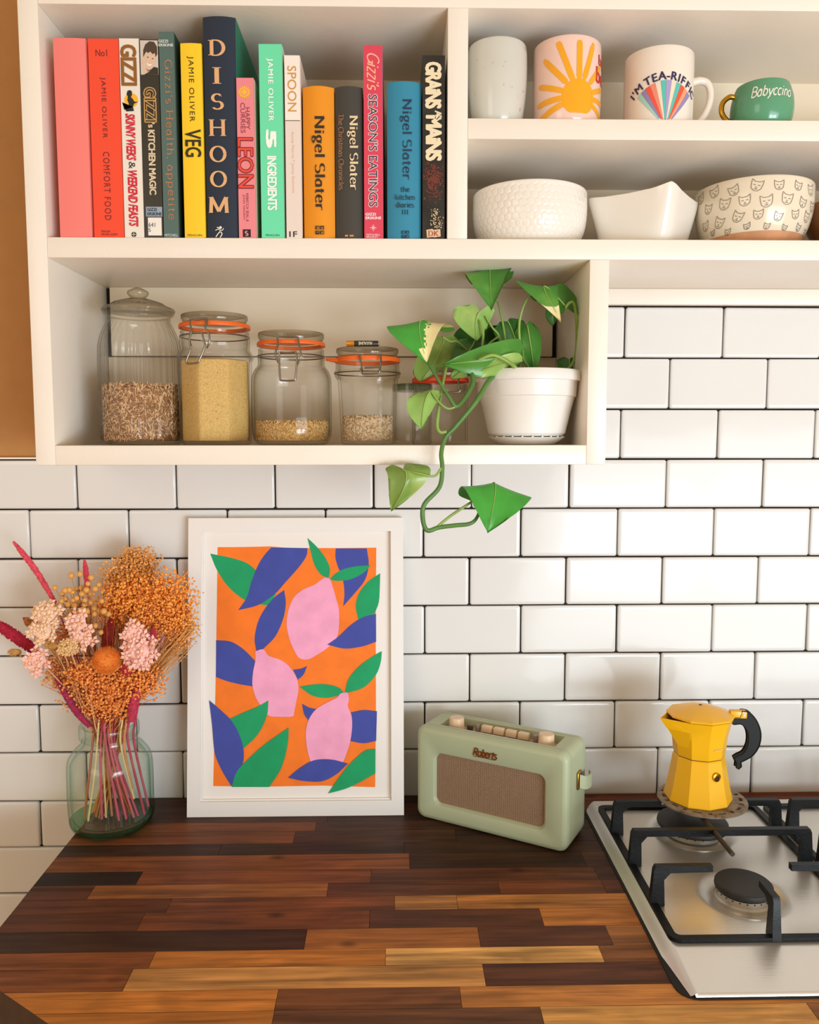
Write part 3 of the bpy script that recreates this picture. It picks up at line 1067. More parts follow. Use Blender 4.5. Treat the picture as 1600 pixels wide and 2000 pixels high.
bk = Book('tall navy DISHOOM cookbook with big gold letters and a green cover', (396, 463), (401.5, 463.5), 31.5, '#172538', side='#167a5d', rough=.62, rounded=.004, depth=.2)
gd = ink('#dba978', .5)
for ch, cx, cy in zip('DISHOOM', (423.5, 423.5, 424.8, 424.8, 426, 427, 427.6), (93.5, 147.7, 198.6, 249.7, 301, 349.8, 400)):
    hw = {'I': 16, 'M': 38, 'S': 24}.get(ch, 32)
    bk.text(pen2d(ch, .075, .028, ser=.03), cx, cy - 16, cy + 16, hw, gd, False)
for k, (p, wd) in enumerate((([(424, 444), (428, 446), (430, 452), (426, 457), (422, 463)], .9), ([(430, 452), (434, 457), (430, 464)], .9), ([(421, 450), (427, 448), (434, 450), (437, 446)], .7))):
    V2, F2 = ribbon(spline(p, 5), lambda a, b_, t: wd)
    V = []
    for q in V2:
        w_ = at(q[0], q[1], YS); w_[1] = YS - .0005; V.append(w_)
    MB().add(V, F2).build('emblem', ink('#e9e2d4'), bk.root, smooth=None)
bk.poly(disc_px(431, 444.5, 2.6), ink('#e9e2d4'))

bk = Book('short pink LEON cookbook with a yellow sun emblem', (463.5, 499), (464.3, 498), 152, '#e5858d', side='#eadfc6', rough=.5)
bk.poly(disc_px(477.3, 180, 14.5, n=32, star=.62), ink('#f2b632'), .0004)
bk.poly(disc_px(477.3, 180, 7), ink('#e5858d'), .0005)
bk.poly(disc_px(477.3, 180, 5.4), ink('#f2b632'), .0006)
drk = ink('#8e2433')
bk.text(text2d('HAPPY'), 484, 210, 253, 8.5, drk)
bk.text(text2d('CURRIES'), 474.5, 201, 260, 8.5, drk)
bk.text(text2d('LEON', .05), 480, 268, 369, 31, ink('#7b1d28'), off=.0003)
bk.text(text2d('LEON', .012), 480, 270, 367, 28, ink('#e8472f'), off=.0006)
bk.text(text2d('REBECCA SEAL &'), 483.5, 378, 433, 4.5, drk)
bk.text(text2d('JOHN VINCENT'), 476.5, 380, 430, 4.5, drk)
bk.plane('emblem', 474.5, 448, 490, 463, ink('#1c1512'), .0003)
bk.text(pen2d('s', .09, .05, False), 482, 451, 461, 7, ink('#e5858d'), False, .0005)

bk = Book('mint green cookbook with a large white 5 and INGREDIENTS on the spine', (504.6, 552), (511, 555), 86, '#68dcab', side='#cfd6cb', rough=.45)
wh = ink('#eef5ee')
bk.text(text2d('JAMIE OLIVER', .02, space=1.15), 527.6, 114, 237, 12.5, wh)
bk.text(text2d('5', .07), 529.5, 253, 290, 20, wh)
bk.text(text2d('INGREDIENTS', .035, space=.92), 531.5, 305, 411, 18, wh)
bk.text(text2d('PENGUIN'), 532.5, 457.5, 461.5, 26, ink('#27604c'), False)

bk = Book('white SPOON cookbook with ochre capitals', (556.3, 585), (558, 591), 108, '#efe5dc', side='#d8cdc2', rough=.5)
bk.plane('cover_band', 556, 236.5, 592, 463, ink('#e2d3ca', .5), .0002)
bk.plane('band_line', 556, 235, 592, 236.6, ink('#6d5f52', .5), .0003)
bk.text(text2d('SPOON', .01), 570.5, 129, 218, 16.5, ink('#c9913f'))
bk.text(text2d('Annie Morris * Jonny Shimmin'), 572, 257, 377, 7.5, ink('#d6a97c'))
bk.text(text2d('1F', .02), 573, 452, 463, 15, ink('#332a22'), False)

bk = Book('orange cloth book with big black serif lettering and rounded spine', (591, 654), (591.5, 653), 167.5, '#e38f0f', rough=.7, rounded=.007, depth=.165)
bk.text(pen2d('Nigel Slater', .075, .02), 622.3, 226, 412, 25, ink('#2a2018'), off=.0008)


def estate(bk, cx, cy, w, m, off=.0012):
    for (a, c) in ((-.5, -.5), (.04, -.5), (-.5, .06), (.04, .06)):
        bk.poly([(cx + a * w, cy + c * w), (cx + (a + .45) * w, cy + c * w), (cx + (a + .45) * w, cy + (c + .42) * w), (cx + a * w, cy + (c + .42) * w)], m, off)
    # the figure 4 and letters punched out of the block
    for (a, c, d, e) in ((-.34, -.4, .08, .3), (-.36, -.2, .28, .06), (-.2, -.4, .07, .34), (.14, -.34, .26, .06), (.14, -.2, .26, .06), (-.36, .2, .22, .06), (.2, .16, .07, .26), (.34, .16, .07, .26)):
        bk.poly([(cx + a * w, cy + c * w), (cx + (a + d) * w, cy + c * w), (cx + (a + d) * w, cy + (c + e) * w), (cx + a * w, cy + (c + e) * w)], ink('#e38f0f') if m.name.endswith('2a2018') else ink('#2b86a5'), off + .0002)


estate(bk, 625, 450, 17, ink('#2a2018'))
bk = Book('charcoal grey cloth book with cream and copper serif titles', (654, 708.6), (654.5, 709.8), 168, '#3d3a34', rough=.7, rounded=.006, depth=.165)
bk.text(pen2d('Nigel Slater', .075, .02), 689, 226, 372, 21, ink('#e0c9a0'), off=.0014)
bk.text(pen2d('The Christmas Chronicles', .05, .025, track=-.02), 666.5, 224, 372, 10, ink('#9c6a48'), off=.0014)
bk.poly([(674, 462.5), (674, 459), (680, 459), (680, 462.5)], ink('#c98a3c'), .001)
bk.poly([(683, 462.5), (683, 459), (691, 459), (691, 462.5)], ink('#c98a3c'), .001)

bk = Book("crimson SEASON'S EATINGS cookbook with navy capitals", (709.8, 748.2), (710.8, 748.4), 88, '#d63f57', side='#2f7f96', rough=.45)
bk.text(pen2d("Gizzi's", .05, .035, False, .35, -.06), 729, 104, 177, 24, ink('#f1ad8e'))
bk.text(text2d("SEASON'S EATINGS", .055), 729, 184, 406, 19.5, ink('#eec3c4'), off=.0003)
bk.text(text2d("SEASON'S EATINGS", .012), 729, 185.5, 404.5, 16.5, ink('#23284a'), off=.0006)
bk.text(text2d('GIZZI\nERSKINE', .03), 729.3, 416, 428.5, 30, ink('#f6eef0'), False)
for k in range(4):
    t = math.pi * k / 4
    a = (math.cos(t), math.sin(t)); r_ = 6.5 if k % 2 == 0 else 4.6
    bk.poly([(729.3 + a[0] * r_ - a[1] * .35, 445 + a[1] * r_ + a[0] * .35), (729.3 + a[0] * r_ + a[1] * .35, 445 + a[1] * r_ - a[0] * .35), (729.3 - a[0] * r_ + a[1] * .35, 445 - a[1] * r_ - a[0] * .35), (729.3 - a[0] * r_ - a[1] * .35, 445 - a[1] * r_ + a[0] * .35)], ink('#f6eef0'))
bk.text(text2d('MITCHELL\nBEAZLEY'), 729.5, 457, 464, 26, ink('#f6eef0'), False)

bk = Book('blue cloth cookbook titled the kitchen diaries III', (755.8, 822.6), (755.8, 824.2), 158.5, '#2a84a3', rough=.65, rounded=.006, depth=.17)
nv = ink('#152f4a')
bk.text(pen2d('Nigel Slater', .06, .02), 793, 193, 352, 23, nv, off=.0009)
for s_, y, w_ in (('the', 370, 17), ('kitchen', 385.5, 38), ('diaries', 400.5, 35), ('III', 414.5, 13)):
    hh = 11 if s_ != 'III' else 9
    bk.text(pen2d(s_, .055, .03), 791.5, y - hh / 2, y + hh / 2, w_, nv, False, .0009)
estate(bk, 792, 458.5, 15, nv, .0011)

bk = Book('black GRAINS AS MAINS cookbook with cream block capitals and rust spice specks', (824.4, 869.3), (825.2, 869.5), 108, '#262422', side=None, rough=.35, var=(60, .35))
cr = ink('#e6d7b4')
bk.text(text2d('GRAiNS', .06, 0, .9), 846.5, 121, 213, 31, cr)
bk.text(text2d('AS', .04, 0, .9), 856, 216, 234, 13, cr)
bk.text(text2d('MAiNS', .06, 0, .9), 847.2, 225, 315, 31, cr)
rs = MB()
spots = random.Random(3)
for k in range(420):
    y = spots.gauss(352, 17); x = 847 + spots.gauss(0, 9)
    if not (827 < x < 867): continue
    c = at(x, y, YS); c[1] = YS - .0004 - spots.random() * .0002; r_ = spots.uniform(.0004, .0013)
    rs.add([c + r_ * (math.cos(t) * X3 + math.sin(t) * Z3) for t in (0, 1.2, 2.5, 3.8, 5)], [(0, 1, 2, 3, 4)])
o = rs.build('spice_print', [ink('#6d2c1c')], bk.root, smooth=None); o['kind'] = 'stuff'
rs = MB()
for k in range(60):
    y = spots.uniform(408, 446); x = 853 + spots.gauss(0, 7)
    if not (827 < x < 867): continue
    c = at(x, y, YS); c[1] = YS - .0005; r_ = spots.uniform(.0004, .0011)
    rs.add([c + r_ * (math.cos(t) * X3 + math.sin(t) * Z3) for t in (0, 1.2, 2.5, 3.8, 5)], [(0, 1, 2, 3, 4)])
o = rs.build('seed_print', [ink('#d0b98a')], bk.root, smooth=None); o['kind'] = 'stuff'
bk.poly([(833, 449), (845, 447), (847, 449), (860, 447.5), (861, 462), (848, 464), (846, 463), (834, 464.5)], ink('#d8b48e'), .0003)
bk.text(pen2d('D', .05, .02), 841, 451, 461.5, 10, ink('#8e2f22'), False, .0006)
bk.text(text2d('K'), 852.5, 451, 461.5, 9, ink('#8e2f22'), False, .0006)

# ================================================================== MUGS AND BOWLS


def wrap(mb, V2, F2, c, rfun, th0, off=.0004, mi=0):
    """bends a flat shape (metres: u along the girth, v height) round a vessel; rfun(z) is its outer radius"""
    V = []
    for p in V2:
        u, v = p[0], p[1]
        r = rfun(v) + off + (p[2] if len(p) > 2 else 0)
        t = th0 + u / max(rfun(v), 1e-4)
        V.append((c[0] + r * math.cos(t), c[1] + r * math.sin(t), c[2] + v))
    mb.add(V, F2, mi)


def prof_fun(prof):
    pz = sorted([(z, r) for r, z in prof])
    zs = [p[0] for p in pz]; rs_ = [p[1] for p in pz]
    return lambda z: float(np.interp(z, zs, rs_))


def vessel(outer, wall, foot=.0):
    """closed cup profile: outer wall up, rim, inner wall down"""
    o = [tuple(p) for p in spline(outer, 5)]
    zb = outer[0][1]
    inn = [(max(r - wall, .001), max(z, zb + wall * 1.3)) for r, z in reversed(o)]
    top = o[-1]
    lip = [(top[0] - wall * .15, top[1] + wall * .35), (top[0] - wall * .5, top[1] + wall * .5), (top[0] - wall * .85, top[1] + wall * .35)]
    return [(0, zb)] + o + lip + inn + [(0, zb + wall * 1.3)], o


SHZ = ZR1 + .0004
# tumbler
sc_ = pxm(-.17)
c = np.array([at(971, 180, -.170)[0], -.170, SHZ])
mg = thing('tumbler', 'pale speckled stoneware tumbler without a handle beside the shelf divider', 'tumbler', c)
outer = [(.0255, 0), (.0285, .0015), (.0325, .012), (.0360, .035), (.0382, .062), (.0383, .090), (.0372, .1020)]
pr, oo = vessel(outer, .004)
MB().add(*lathe(pr, c, 64)).build('body', mat('speckled_glaze', '#cdccc2', .16, var=(9, .06), var2=('#b6a58c', 130, .66, .74), bump=(40, .08)), mg, smooth=50)

# sun mug
c = np.array([at(1107, 180, -.165)[0], -.165, SHZ])
mg = thing('sun_mug', 'pale pink mug painted with a yellow rising sun', 'mug', c)
outer = [(.0365, 0), (.0395, .0018), (.0422, .010), (.0434, .03), (.0437, .07), (.0434, .1045)]
pr, oo = vessel(outer, .0035)
MB().add(*lathe(pr, c, 72)).build('body', mat('pale_pink_glaze', '#ecc9bb', .12), mg, smooth=50)
rf = prof_fun(oo)
th = -math.pi / 2 + .02
YEL = mat('sun_yellow_paint', '#efa51d', .2)
b = MB()
su, sz = .0060, .0305
SV = [(su, sz)]; SF = []
for ring_, q in ((1, .5), (2, 1.0)):
    for k in range(40):
        t = 2 * math.pi * k / 40
        r_ = .0222 * q
        SV.append((su + r_ * math.cos(t), max(sz + r_ * math.sin(t), .0115)))
SF = [(0, 1 + k, 1 + (k + 1) % 40) for k in range(40)] + [(1 + k, 41 + k, 41 + (k + 1) % 40, 1 + (k + 1) % 40) for k in range(40)]
wrap(b, SV, SF, c, rf, th)
b.build('painted_sun', YEL, mg, smooth=50)
for (a, r0, r1, w) in ((160, .022, .060, .0034), (183, .022, .059, .0036), (202, .022, .060, .0036), (133, .023, .069, .0036), (112, .024, .076, .0036), (90, .0245, .078, .0037), (73, .024, .071, .0036), (50, .024, .062, .0033), (22, .022, .05, .0032), (0, .022, .05, .0032), (-22, .022, .05, .0030)):
    ca, sa = math.cos(math.radians(a)), math.sin(math.radians(a))
    pts = [(su + ca * r_, sz + sa * r_) for r_ in np.linspace(r0 - .003, r1, 18)]
    pts = [p for p in pts if p[1] < .1 and p[1] > .004]
    V2, F2 = ribbon(pts, lambda dx, dy, t: w * (1.0 if .06 < t < .94 else .6))
    b = MB(); wrap(b, V2, F2, c, rf, th); b.build('painted_ray', YEL, mg, smooth=None)
RED = mat('red_lettering', '#d0342c', .3)
g = text2d('be', .03)
b = MB(); wrap(b, fit2(g, .024, .020, .0325, .053), g[1], c, rf, th); b.build('lettering', RED, mg, smooth=None)
g = text2d('bright', .03)
b = MB(); wrap(b, fit2(g, .055, .017, .0385, .072), g[1], c, rf, th); b.build('lettering', RED, mg, smooth=None)


def handle_tube(pts, r, name, m, root, flat=1.0):
    b = MB(); b.add(*tube(spline(pts, 6), r, 12)); return b.build(name, m, root, smooth=60)


# tea mug
c = np.array([at(1286, 180, -.165)[0], -.165, SHZ])
mg = thing('slogan_mug', "white mug reading I'M TEA-RIFFIC over rainbow stripes", 'mug', c)
outer = [(.0405, 0), (.0428, .0012), (.0436, .006), (.0440, .04), (.0442, .0930)]
CREAM = mat('cream_glaze', '#ebe0d3', .12)
pr, oo = vessel(outer, .0035)
MB().add(*lathe(pr, c, 72)).build('body', CREAM, mg, smooth=50)
rf = prof_fun(oo)
hx = c[0] + .0432
handle_tube([(hx - .002, c[1] + .004, c[2] + .0665), (hx + .012, c[1] + .004, c[2] + .0705), (hx + .0235, c[1] + .004, c[2] + .0665), (hx + .0275, c[1] + .004, c[2] + .052), (hx + .0235, c[1] + .004, c[2] + .034), (hx + .013, c[1] + .004, c[2] + .018), (hx - .004, c[1] + .004, c[2] + .009)], [.0052, .005, .0046, .0044, .0044, .0046, .0052], 'handle', CREAM, mg)
th = -math.pi / 2 - .10
bands = ['#9fd0c0', '#8f86b8', '#e8553f', '#ea8a72', '#e9d9c6', '#58c0b2', '#a79ccc', '#f0d9c4', '#58c0b2', '#e8553f', '#f0a077', '#8f86b8']
n = len(bands)
apx = (.0005, -.006)
for k, h in enumerate(bands):
    a0, a1 = math.radians(131 - 82 * k / n), math.radians(131 - 82 * (k + 1) / n)
    r0, r1 = .0075, .0575 - .004 * abs(k - n / 2) / n
    V2 = []
    for i in range(9):
        r_ = r0 + (r1 - r0) * i / 8
        V2 += [(apx[0] + r_ * math.cos(a0), apx[1] + r_ * math.sin(a0)), (apx[0] + r_ * math.cos(a1 + .006), apx[1] + r_ * math.sin(a1 + .006))]
    F2 = [(2 * i, 2 * i + 1, 2 * i + 3, 2 * i + 2) for i in range(8)]
    b = MB(); wrap(b, V2, F2, c, rf, th); b.build('stripe', mat('stripe_' + h.strip('#'), h, .25), mg, smooth=None)
NAVY = mat('navy_lettering', '#2b2a55', .3)
s_ = "I'M TEA-RIFFIC"
wds = {'I': .45, "'": .4, ' ': .3, '-': .6, 'M': 1.15}
tot = sum(wds.get(ch, .9) for ch in s_)
pos = 0
b = MB()
for ch in s_:
    w = wds.get(ch, .9)
    if ch != ' ':
        ang = math.radians(137 - 94 * (pos + w / 2) / tot)
        g = text2d(ch, .025)
        P = g[0][:, :2] / .73
        P = P - np.array([(P[:, 0].min() + P[:, 0].max()) / 2, 0])
        P = P * .0104
        rr = .0578
        t_ = np.array([math.sin(ang), -math.cos(ang)]); u_ = np.array([math.cos(ang), math.sin(ang)])
        Q = np.array(apx) + u_ * (rr) + np.outer(P[:, 0], t_) + np.outer(P[:, 1], u_)
        wrap(b, np.hstack([Q, g[0][:, 2:3]]) if g[0].shape[1] > 2 else Q, g[1], c, rf, th, .0007)
    pos += w
b.build('lettering', NAVY, mg, smooth=None)

# babyccino cup
c = np.array([at(1489, 190, -.165)[0], -.165, SHZ])
mg = thing('small_cup', 'small round green cup with a gold handle and white Babyccino lettering', 'cup', c)
outer = [(.0255, 0), (.0290, .0008), (.0352, .010), (.0392, .026), (.0385, .042), (.0350, .0550), (.0335, .0590)]
GRN = mat('green_glaze', '#5b9a76', .14, var2=('#3d7d58', 140, .68, .76))
pr, oo = vessel(outer, .003)
MB().add(*lathe(pr, c, 64)).build('body', GRN, mg, smooth=50)
rf = prof_fun(oo)
GOLD = mat('gold_lustre', '#c9952f', .22, 1.0, bump=(200, .1))
hx = c[0] - .0345
handle_tube([(hx - .001, c[1], c[2] + .0480), (hx - .009, c[1], c[2] + .0485), (hx - .0175, c[1], c[2] + .041), (hx - .0185, c[1], c[2] + .029), (hx - .012, c[1], c[2] + .0195), (hx - .0035, c[1], c[2] + .0165)], .0034, 'handle', GOLD, mg)
g = pen2d('Babyccino', .05, .045, False, .3, -.05)
b = MB(); wrap(b, fit2(g, .054, .0185, -.0225, .0315), g[1], c, rf, -math.pi / 2 - .18); b.build('lettering', mat('white_lettering', '#efe9dd', .3), mg, smooth=None)

BZ = ZM1 + .0004
# honeycomb bowl
WB = mat('white_bowl_glaze', '#e9e3d9', .14)
c = np.array([at(1034.5, 400, -.135)[0], -.135, BZ])
bw = thing('honeycomb_bowl', 'white bowl embossed with honeycomb cells', 'bowl', c)
outer = [(.0520, 0), (.0555, .001), (.066, .010), (.0735, .026), (.0765, .046), (.0765, .0745)]
pr, oo = vessel(outer, .004)
dense = []
for (r, z), (r2, z2) in zip(oo[:-1], oo[1:]):
    k = max(1, int(math.hypot(r2 - r, z2 - z) / .0009))
    dense += [(r + (r2 - r) * i / k, z + (z2 - z) * i / k) for i in range(k)]
dense.append(oo[-1])
arc = {}
s_acc = 0
pz = None
full = [(0, 0)] + dense + pr[len(oo) + 1:]


def hexgroove(u, v, a):
    """0 in the grooves, 1 inside a cell; cells of pitch a"""
    best = []
    hx_, hy_ = a, a * math.sqrt(3) / 2
    j0 = round(v / hy_)
    for j in (j0 - 1, j0, j0 + 1):
        o_ = .5 * hx_ if j % 2 else 0
        i0 = round((u - o_) / hx_)
        for i in (i0 - 1, i0, i0 + 1):
            best.append(math.hypot(u - o_ - i * hx_, v - j * hy_))
    best.sort()
    return min(1, max(0, (best[1] - best[0]) / (a * .22)))


arcs = [0]
for p, q in zip(full[:-1], full[1:]): arcs.append(arcs[-1] + math.hypot(q[0] - p[0], q[1] - p[1]))
nc = 49
NS = 360
V, F = lathe(full, c, NS)
V = np.array(V)
i = 0
for k, (r, z) in enumerate(full):
    m_ = 1 if r < 1e-6 else NS
    if m_ == NS and 1 <= k <= len(dense) and .003 < z < .0725:
        for q in range(NS):
            t = 2 * math.pi * q / NS
            g_ = hexgroove(t / (2 * math.pi) * nc * .0098, arcs[k], .0098)
            d = V[i + q] - c; d[2] = 0
            V[i + q] += d / np.linalg.norm(d) * (.0008 * (g_ - 1))
    i += m_
MB().add(V, F).build('body', WB, bw, smooth=60)

# square bowl, one corner forward
c = np.array([at(1258, 400, -.132)[0], -.132, BZ])
bw = thing('square_bowl', 'plain white square bowl turned corner forwards', 'bowl', c)
def sq_ring(half, z, k, lift):
    out = []
    N = 96
    for q in range(N):
        t = 2 * math.pi * q / N
        ct, st = math.cos(t), math.sin(t)
        e = 2.0 / k
        x = math.copysign(abs(ct) ** e, ct) * half; y = math.copysign(abs(st) ** e, st) * half
        a = math.radians(-126.6)
        X_, Y_ = x * math.cos(a) - y * math.sin(a), x * math.sin(a) + y * math.cos(a)
        corner = (min(abs(x), abs(y)) / half) ** 3
        out.append((X_, Y_, z + lift * corner * (1.0 + 1.0 * max(0.0, -Y_ / .08))))
    return out
rings = [(.044, 0, 3.6, 0), (.047, .0008, 4.2, 0), (.0510, .018, 5.5, 0), (.0555, .042, 7, .001), (.0595, .060, 8, .003), (.0608, .0670, 8, .0045), (.0600, .0677, 8, .0045), (.0580, .0605, 7.5, .003), (.054, .042, 7, .001), (.0475, .018, 5.5, 0), (.041, .005, 3.6, 0)]
V = []
for r_ in rings: V += [(p[0] + c[0], p[1] + c[1], p[2] + c[2]) for p in sq_ring(*r_)]
N = 96
F = [(a * N + k, a * N + (k + 1) % N, (a + 1) * N + (k + 1) % N, (a + 1) * N + k) for a in range(len(rings) - 1) for k in range(N)]
F += [tuple(range(N - 1, -1, -1)), tuple((len(rings) - 1) * N + k for k in range(N))]
MB().add(V, F).build('body', WB, bw, smooth=40)

# cat bowl
c = np.array([at(1471, 400, -.128)[0], -.128, BZ])
bw = thing('cat_bowl', 'cream bowl drawn with rows of cat faces above a bare clay foot', 'bowl', c)
outer = [(.0470, 0), (.0500, .0008), (.0600, .012), (.0700, .030), (.0757, .054), (.0768, .0835)]
pr, oo = vessel(outer, .004)
CB = mat('cream_bowl_glaze', '#e2d6bf', .15, var2=('#b99f80', 160, .70, .78))
MB().add(*lathe(pr, c, 72)).build('body', CB, bw, smooth=50)
rf = prof_fun(oo)
CLAY = mat('bare_clay', '#c8926a', .55, var=(60, .1))
low = [(r + .0003, z) for r, z in oo if z <= .0200]
MB().add(*lathe(low, c, 72)).build('clay_foot', CLAY, bw, smooth=50)
INKC = mat('cat_line_ink', '#83786a', .4)


def cat(u, v, s, tilt, b):
    strokes = [[(-.5, .1), (-.52, .55), (-.22, .36), (.22, .36), (.52, .55), (.5, .1), (.42, -.25), (.15, -.45), (-.15, -.45), (-.42, -.25), (-.5, .1)],
               [(-.3, .1), (-.2, .04), (-.1, .08)], [(.1, .08), (.2, .04), (.3, .1)], [(-.06, -.1), (0, -.15), (.06, -.1)], [(-.14, -.26), (-.06, -.3), (0, -.24), (.06, -.3), (.14, -.26)]]
    ct, st = math.cos(tilt), math.sin(tilt)
    for i, p in enumerate(strokes):
        q = spline(p, 3) if i else [np.array(a, float) for a in p]
        dense_ = []
        for a, d in zip(q[:-1], q[1:]):
            dense_ += [a + (d - a) * t for t in (0, .34, .67)]
        dense_.append(q[-1])
        pts = [(u + s * (x * ct - y * st), v + s * (x * st + y * ct)) for x, y in dense_]
        pts = [p_ for p_ in pts if p_[1] < .0825]
        if len(pts) > 2:
            V2, F2 = ribbon(pts, lambda dx, dy, t: .00038)
            wrap(b, V2, F2, c, rf, -math.pi / 2, .0005)


rr_ = random.Random(5)
for row, (v, sx, s, sp) in enumerate(((.0715, 0, .0125, .0275), (.0530, .45, .0130, .0262), (.0355, .1, .0115, .0250), (.0225, .6, .0075, .0240))):
    for k in range(-4, 5):
        b = MB()
        cat((k + sx) * sp, v + rr_.uniform(-.002, .002), s * rr_.uniform(.9, 1.15), rr_.uniform(-.35, .35), b)
        if b.n: b.build('cat_face', INKC, bw, smooth=None)

# brown bowl, mostly out of frame
c = np.array([at(1694, 400, -.13)[0], -.13, BZ])
bw = thing('brown_bowl', 'brown glazed bowl cut off by the edge of the picture beside the cat bowl', 'bowl', c)
outer = [(.0400, 0), (.045, .001), (.060, .014), (.074, .036), (.0815, .060), (.0820, .0650)]
pr, oo = vessel(outer, .004)
MB().add(*lathe(pr, c, 72)).build('body', mat('brown_glaze', '#8a5426', .2, var=(12, .15)), bw, smooth=50)

# ================================================================== JARS IN THE LOWER BOX
CLEAR = glass('clear_glass', '#ffffff', '#d2cfc2', .016)
LIDG = glass('lid_glass', '#f4f1ea', '#9a927e', .05)
WIRE = mat('steel_wire', '#8f8578', .28, 1.0)
SEAL = mat('orange_rubber_seal', '#e8661c', .45)
SEALR = mat('red_rubber_seal', '#cf3d1b', .45)
JZ = ZB1 + .0004


def jarprof(cx, Y, rows, z0=None):
    """[(half width px, photo row)] bottom to top -> [(r, z)] with the base on the board"""
    k = pxm(Y)
    out = [(hw * k, at(cx, y, Y)[2] - JZ) for hw, y in rows]
    b = out[0][1]
    return [(r, max(0.0, z - b * (1 - i / max(1, len(out) - 1)))) for i, (r, z) in enumerate(out)]


def facet(n, a0, z_hi=9, soft=.7):
    def f(t, r, z):
        if z > z_hi: return r
        q = (t - a0) % (2 * math.pi / n) - math.pi / n
        return r * ((1 - soft) + soft * math.cos(math.pi / n) / math.cos(q) * 1.02)
    return f


def shell(prof, wall, c, mod=None, n=72, base=.005):
    o = [tuple(p) for p in prof]
    inn = [(max(.001, r - wall), max(z, base)) for r, z in reversed(o)]
    full = [(0, 0)] + o + inn + [(0, base)]
    return lathe(full, c, n, mod)


def wire(root, pts, r=.0013, name='wire_clip', closed=False, sm_=5):
    P = [at(*p) for p in pts]
    P = spline(P, sm_, closed)
    return MB().add(*tube(P, r, 8, closed=closed)).build(name, WIRE, root, smooth=60)


def torus(c, R_, r, mi=0, n=64, sq=1.0):
    pr = [(R_ + r * math.cos(2 * math.pi * k / 12), r * sq * math.sin(2 * math.pi * k / 12)) for k in range(13)]
    return lathe(pr, c, n)


# --- ridged jar
Yj = -.130
c = np.array([at(275, 760, Yj)[0], Yj, JZ])
j = thing('ridged_jar', 'tall ridged glass jar with a knobbed glass lid, part filled with grain', 'jar', c, 'glass storage jars')
pr = jarprof(275, Yj, [(69, 866), (73, 860), (75.5, 845), (76.5, 760), (76, 690), (73, 665), (66, 645), (60, 632), (58.5, 624), (59, 619), (65, 615), (65.5, 611)])
ridge = lambda t, r, z: r * (1 + (.014 * math.cos(32 * t) if pr[2][1] * .5 < z < pr[7][1] and r > .03 else 0))
pd = [tuple(p) for p in spline(pr, 5)]
MB().add(*shell(pd, .0028, c, ridge, 288)).build('body', CLEAR, j, smooth=60)
zt = pd[-1][1]
k = pxm(Yj)
MB().add(*lathe([(0, zt + .0008), (66.5 * k, zt + .0008), (67 * k, zt + .0035), (64 * k, zt + .0058), (58 * k, zt + .0066), (46 * k, zt + .0125), (24 * k, zt + .0175), (12 * k, zt + .0185), (11 * k, zt + .0195), (16 * k, zt + .0215), (20 * k, zt + .0255), (19 * k, zt + .0285), (12 * k, zt + .0312), (6 * k, zt + .0332), (0, zt + .0338)], c, 64, lambda t, r, z: r * (1 + .015 * math.cos(30 * t)) if r > .04 else r)).build('lid', LIDG, j, smooth=50)


def fill(name, label, cat, c, r, h, m, mound=.004, mod=None, n=48):
    o = MB()
    o.add(*lathe([(0, .0056), (r * .985, .0056), (r, .009), (r, h - mound), (r * .9, h - mound * .5), (r * .4, h), (0, h + mound * .15)], c, n, mod))
    ob = o.build(name, m, None, org=c, smooth=40)
    return tag(ob, label, cat, kind='stuff')


def grains(mb, c, r, h, count, size, rnd, mats_n=2, mod=None):
    """grains lying against the inside of the glass and over the top of the heap"""
    for _ in range(count):
        if rnd.random() < .8:
            t = rnd.uniform(-math.pi, 0) if rnd.random() < .85 else rnd.uniform(0, math.pi)
            rr = (mod(t, r, 0) if mod else r) - size[1] * .6
            p = np.array([rr * math.cos(t), rr * math.sin(t), rnd.uniform(.0065, h - .001)])
            nrm = np.array([math.cos(t), math.sin(t), 0.0])
        else:
            t = rnd.uniform(0, 6.283); q = r * math.sqrt(rnd.random()) * .97
            p = np.array([q * math.cos(t), q * math.sin(t), h - .003 + rnd.uniform(0, .0035)])
            nrm = Z3
        a = np.array([rnd.gauss(0, 1) for _ in range(3)]); a -= nrm * np.dot(a, nrm) * .85; a /= np.linalg.norm(a)
        b_ = np.cross(a, nrm); b_ /= np.linalg.norm(b_) + 1e-9
        d = np.cross(a, b_)
        L, w = size[0] * rnd.uniform(.8, 1.2), size[1] * rnd.uniform(.85, 1.15)
        o = c + p
        V = [o + a * L, o - a * L, o + b_ * w, o - b_ * w, o + d * w, o - d * w]
        mb.add(V, [(0, 2, 4), (2, 1, 4), (1, 3, 4), (3, 0, 4), (2, 0, 5), (1, 2, 5), (3, 1, 5), (0, 3, 5)], rnd.randrange(mats_n))


g1, g2, g3 = mat('grain_light', '#e6c79b', .6), mat('grain_mid', '#cfa272', .6), mat('grain_dark', '#9a6c44', .7)
h = at(275, 752, Yj)[2] - JZ
o = fill('grain', 'brown grain heaped in the tall ridged glass jar', 'grain', c, pd[20][0] - .0062, h - .002, g3)
b = MB(); grains(b, c, pd[20][0] - .0048, h, 2600, (.0042, .00085), random.Random(1), 3)
q = b.build('loose_grain', [g1, g2, g3], o, smooth=None); q['kind'] = 'stuff'

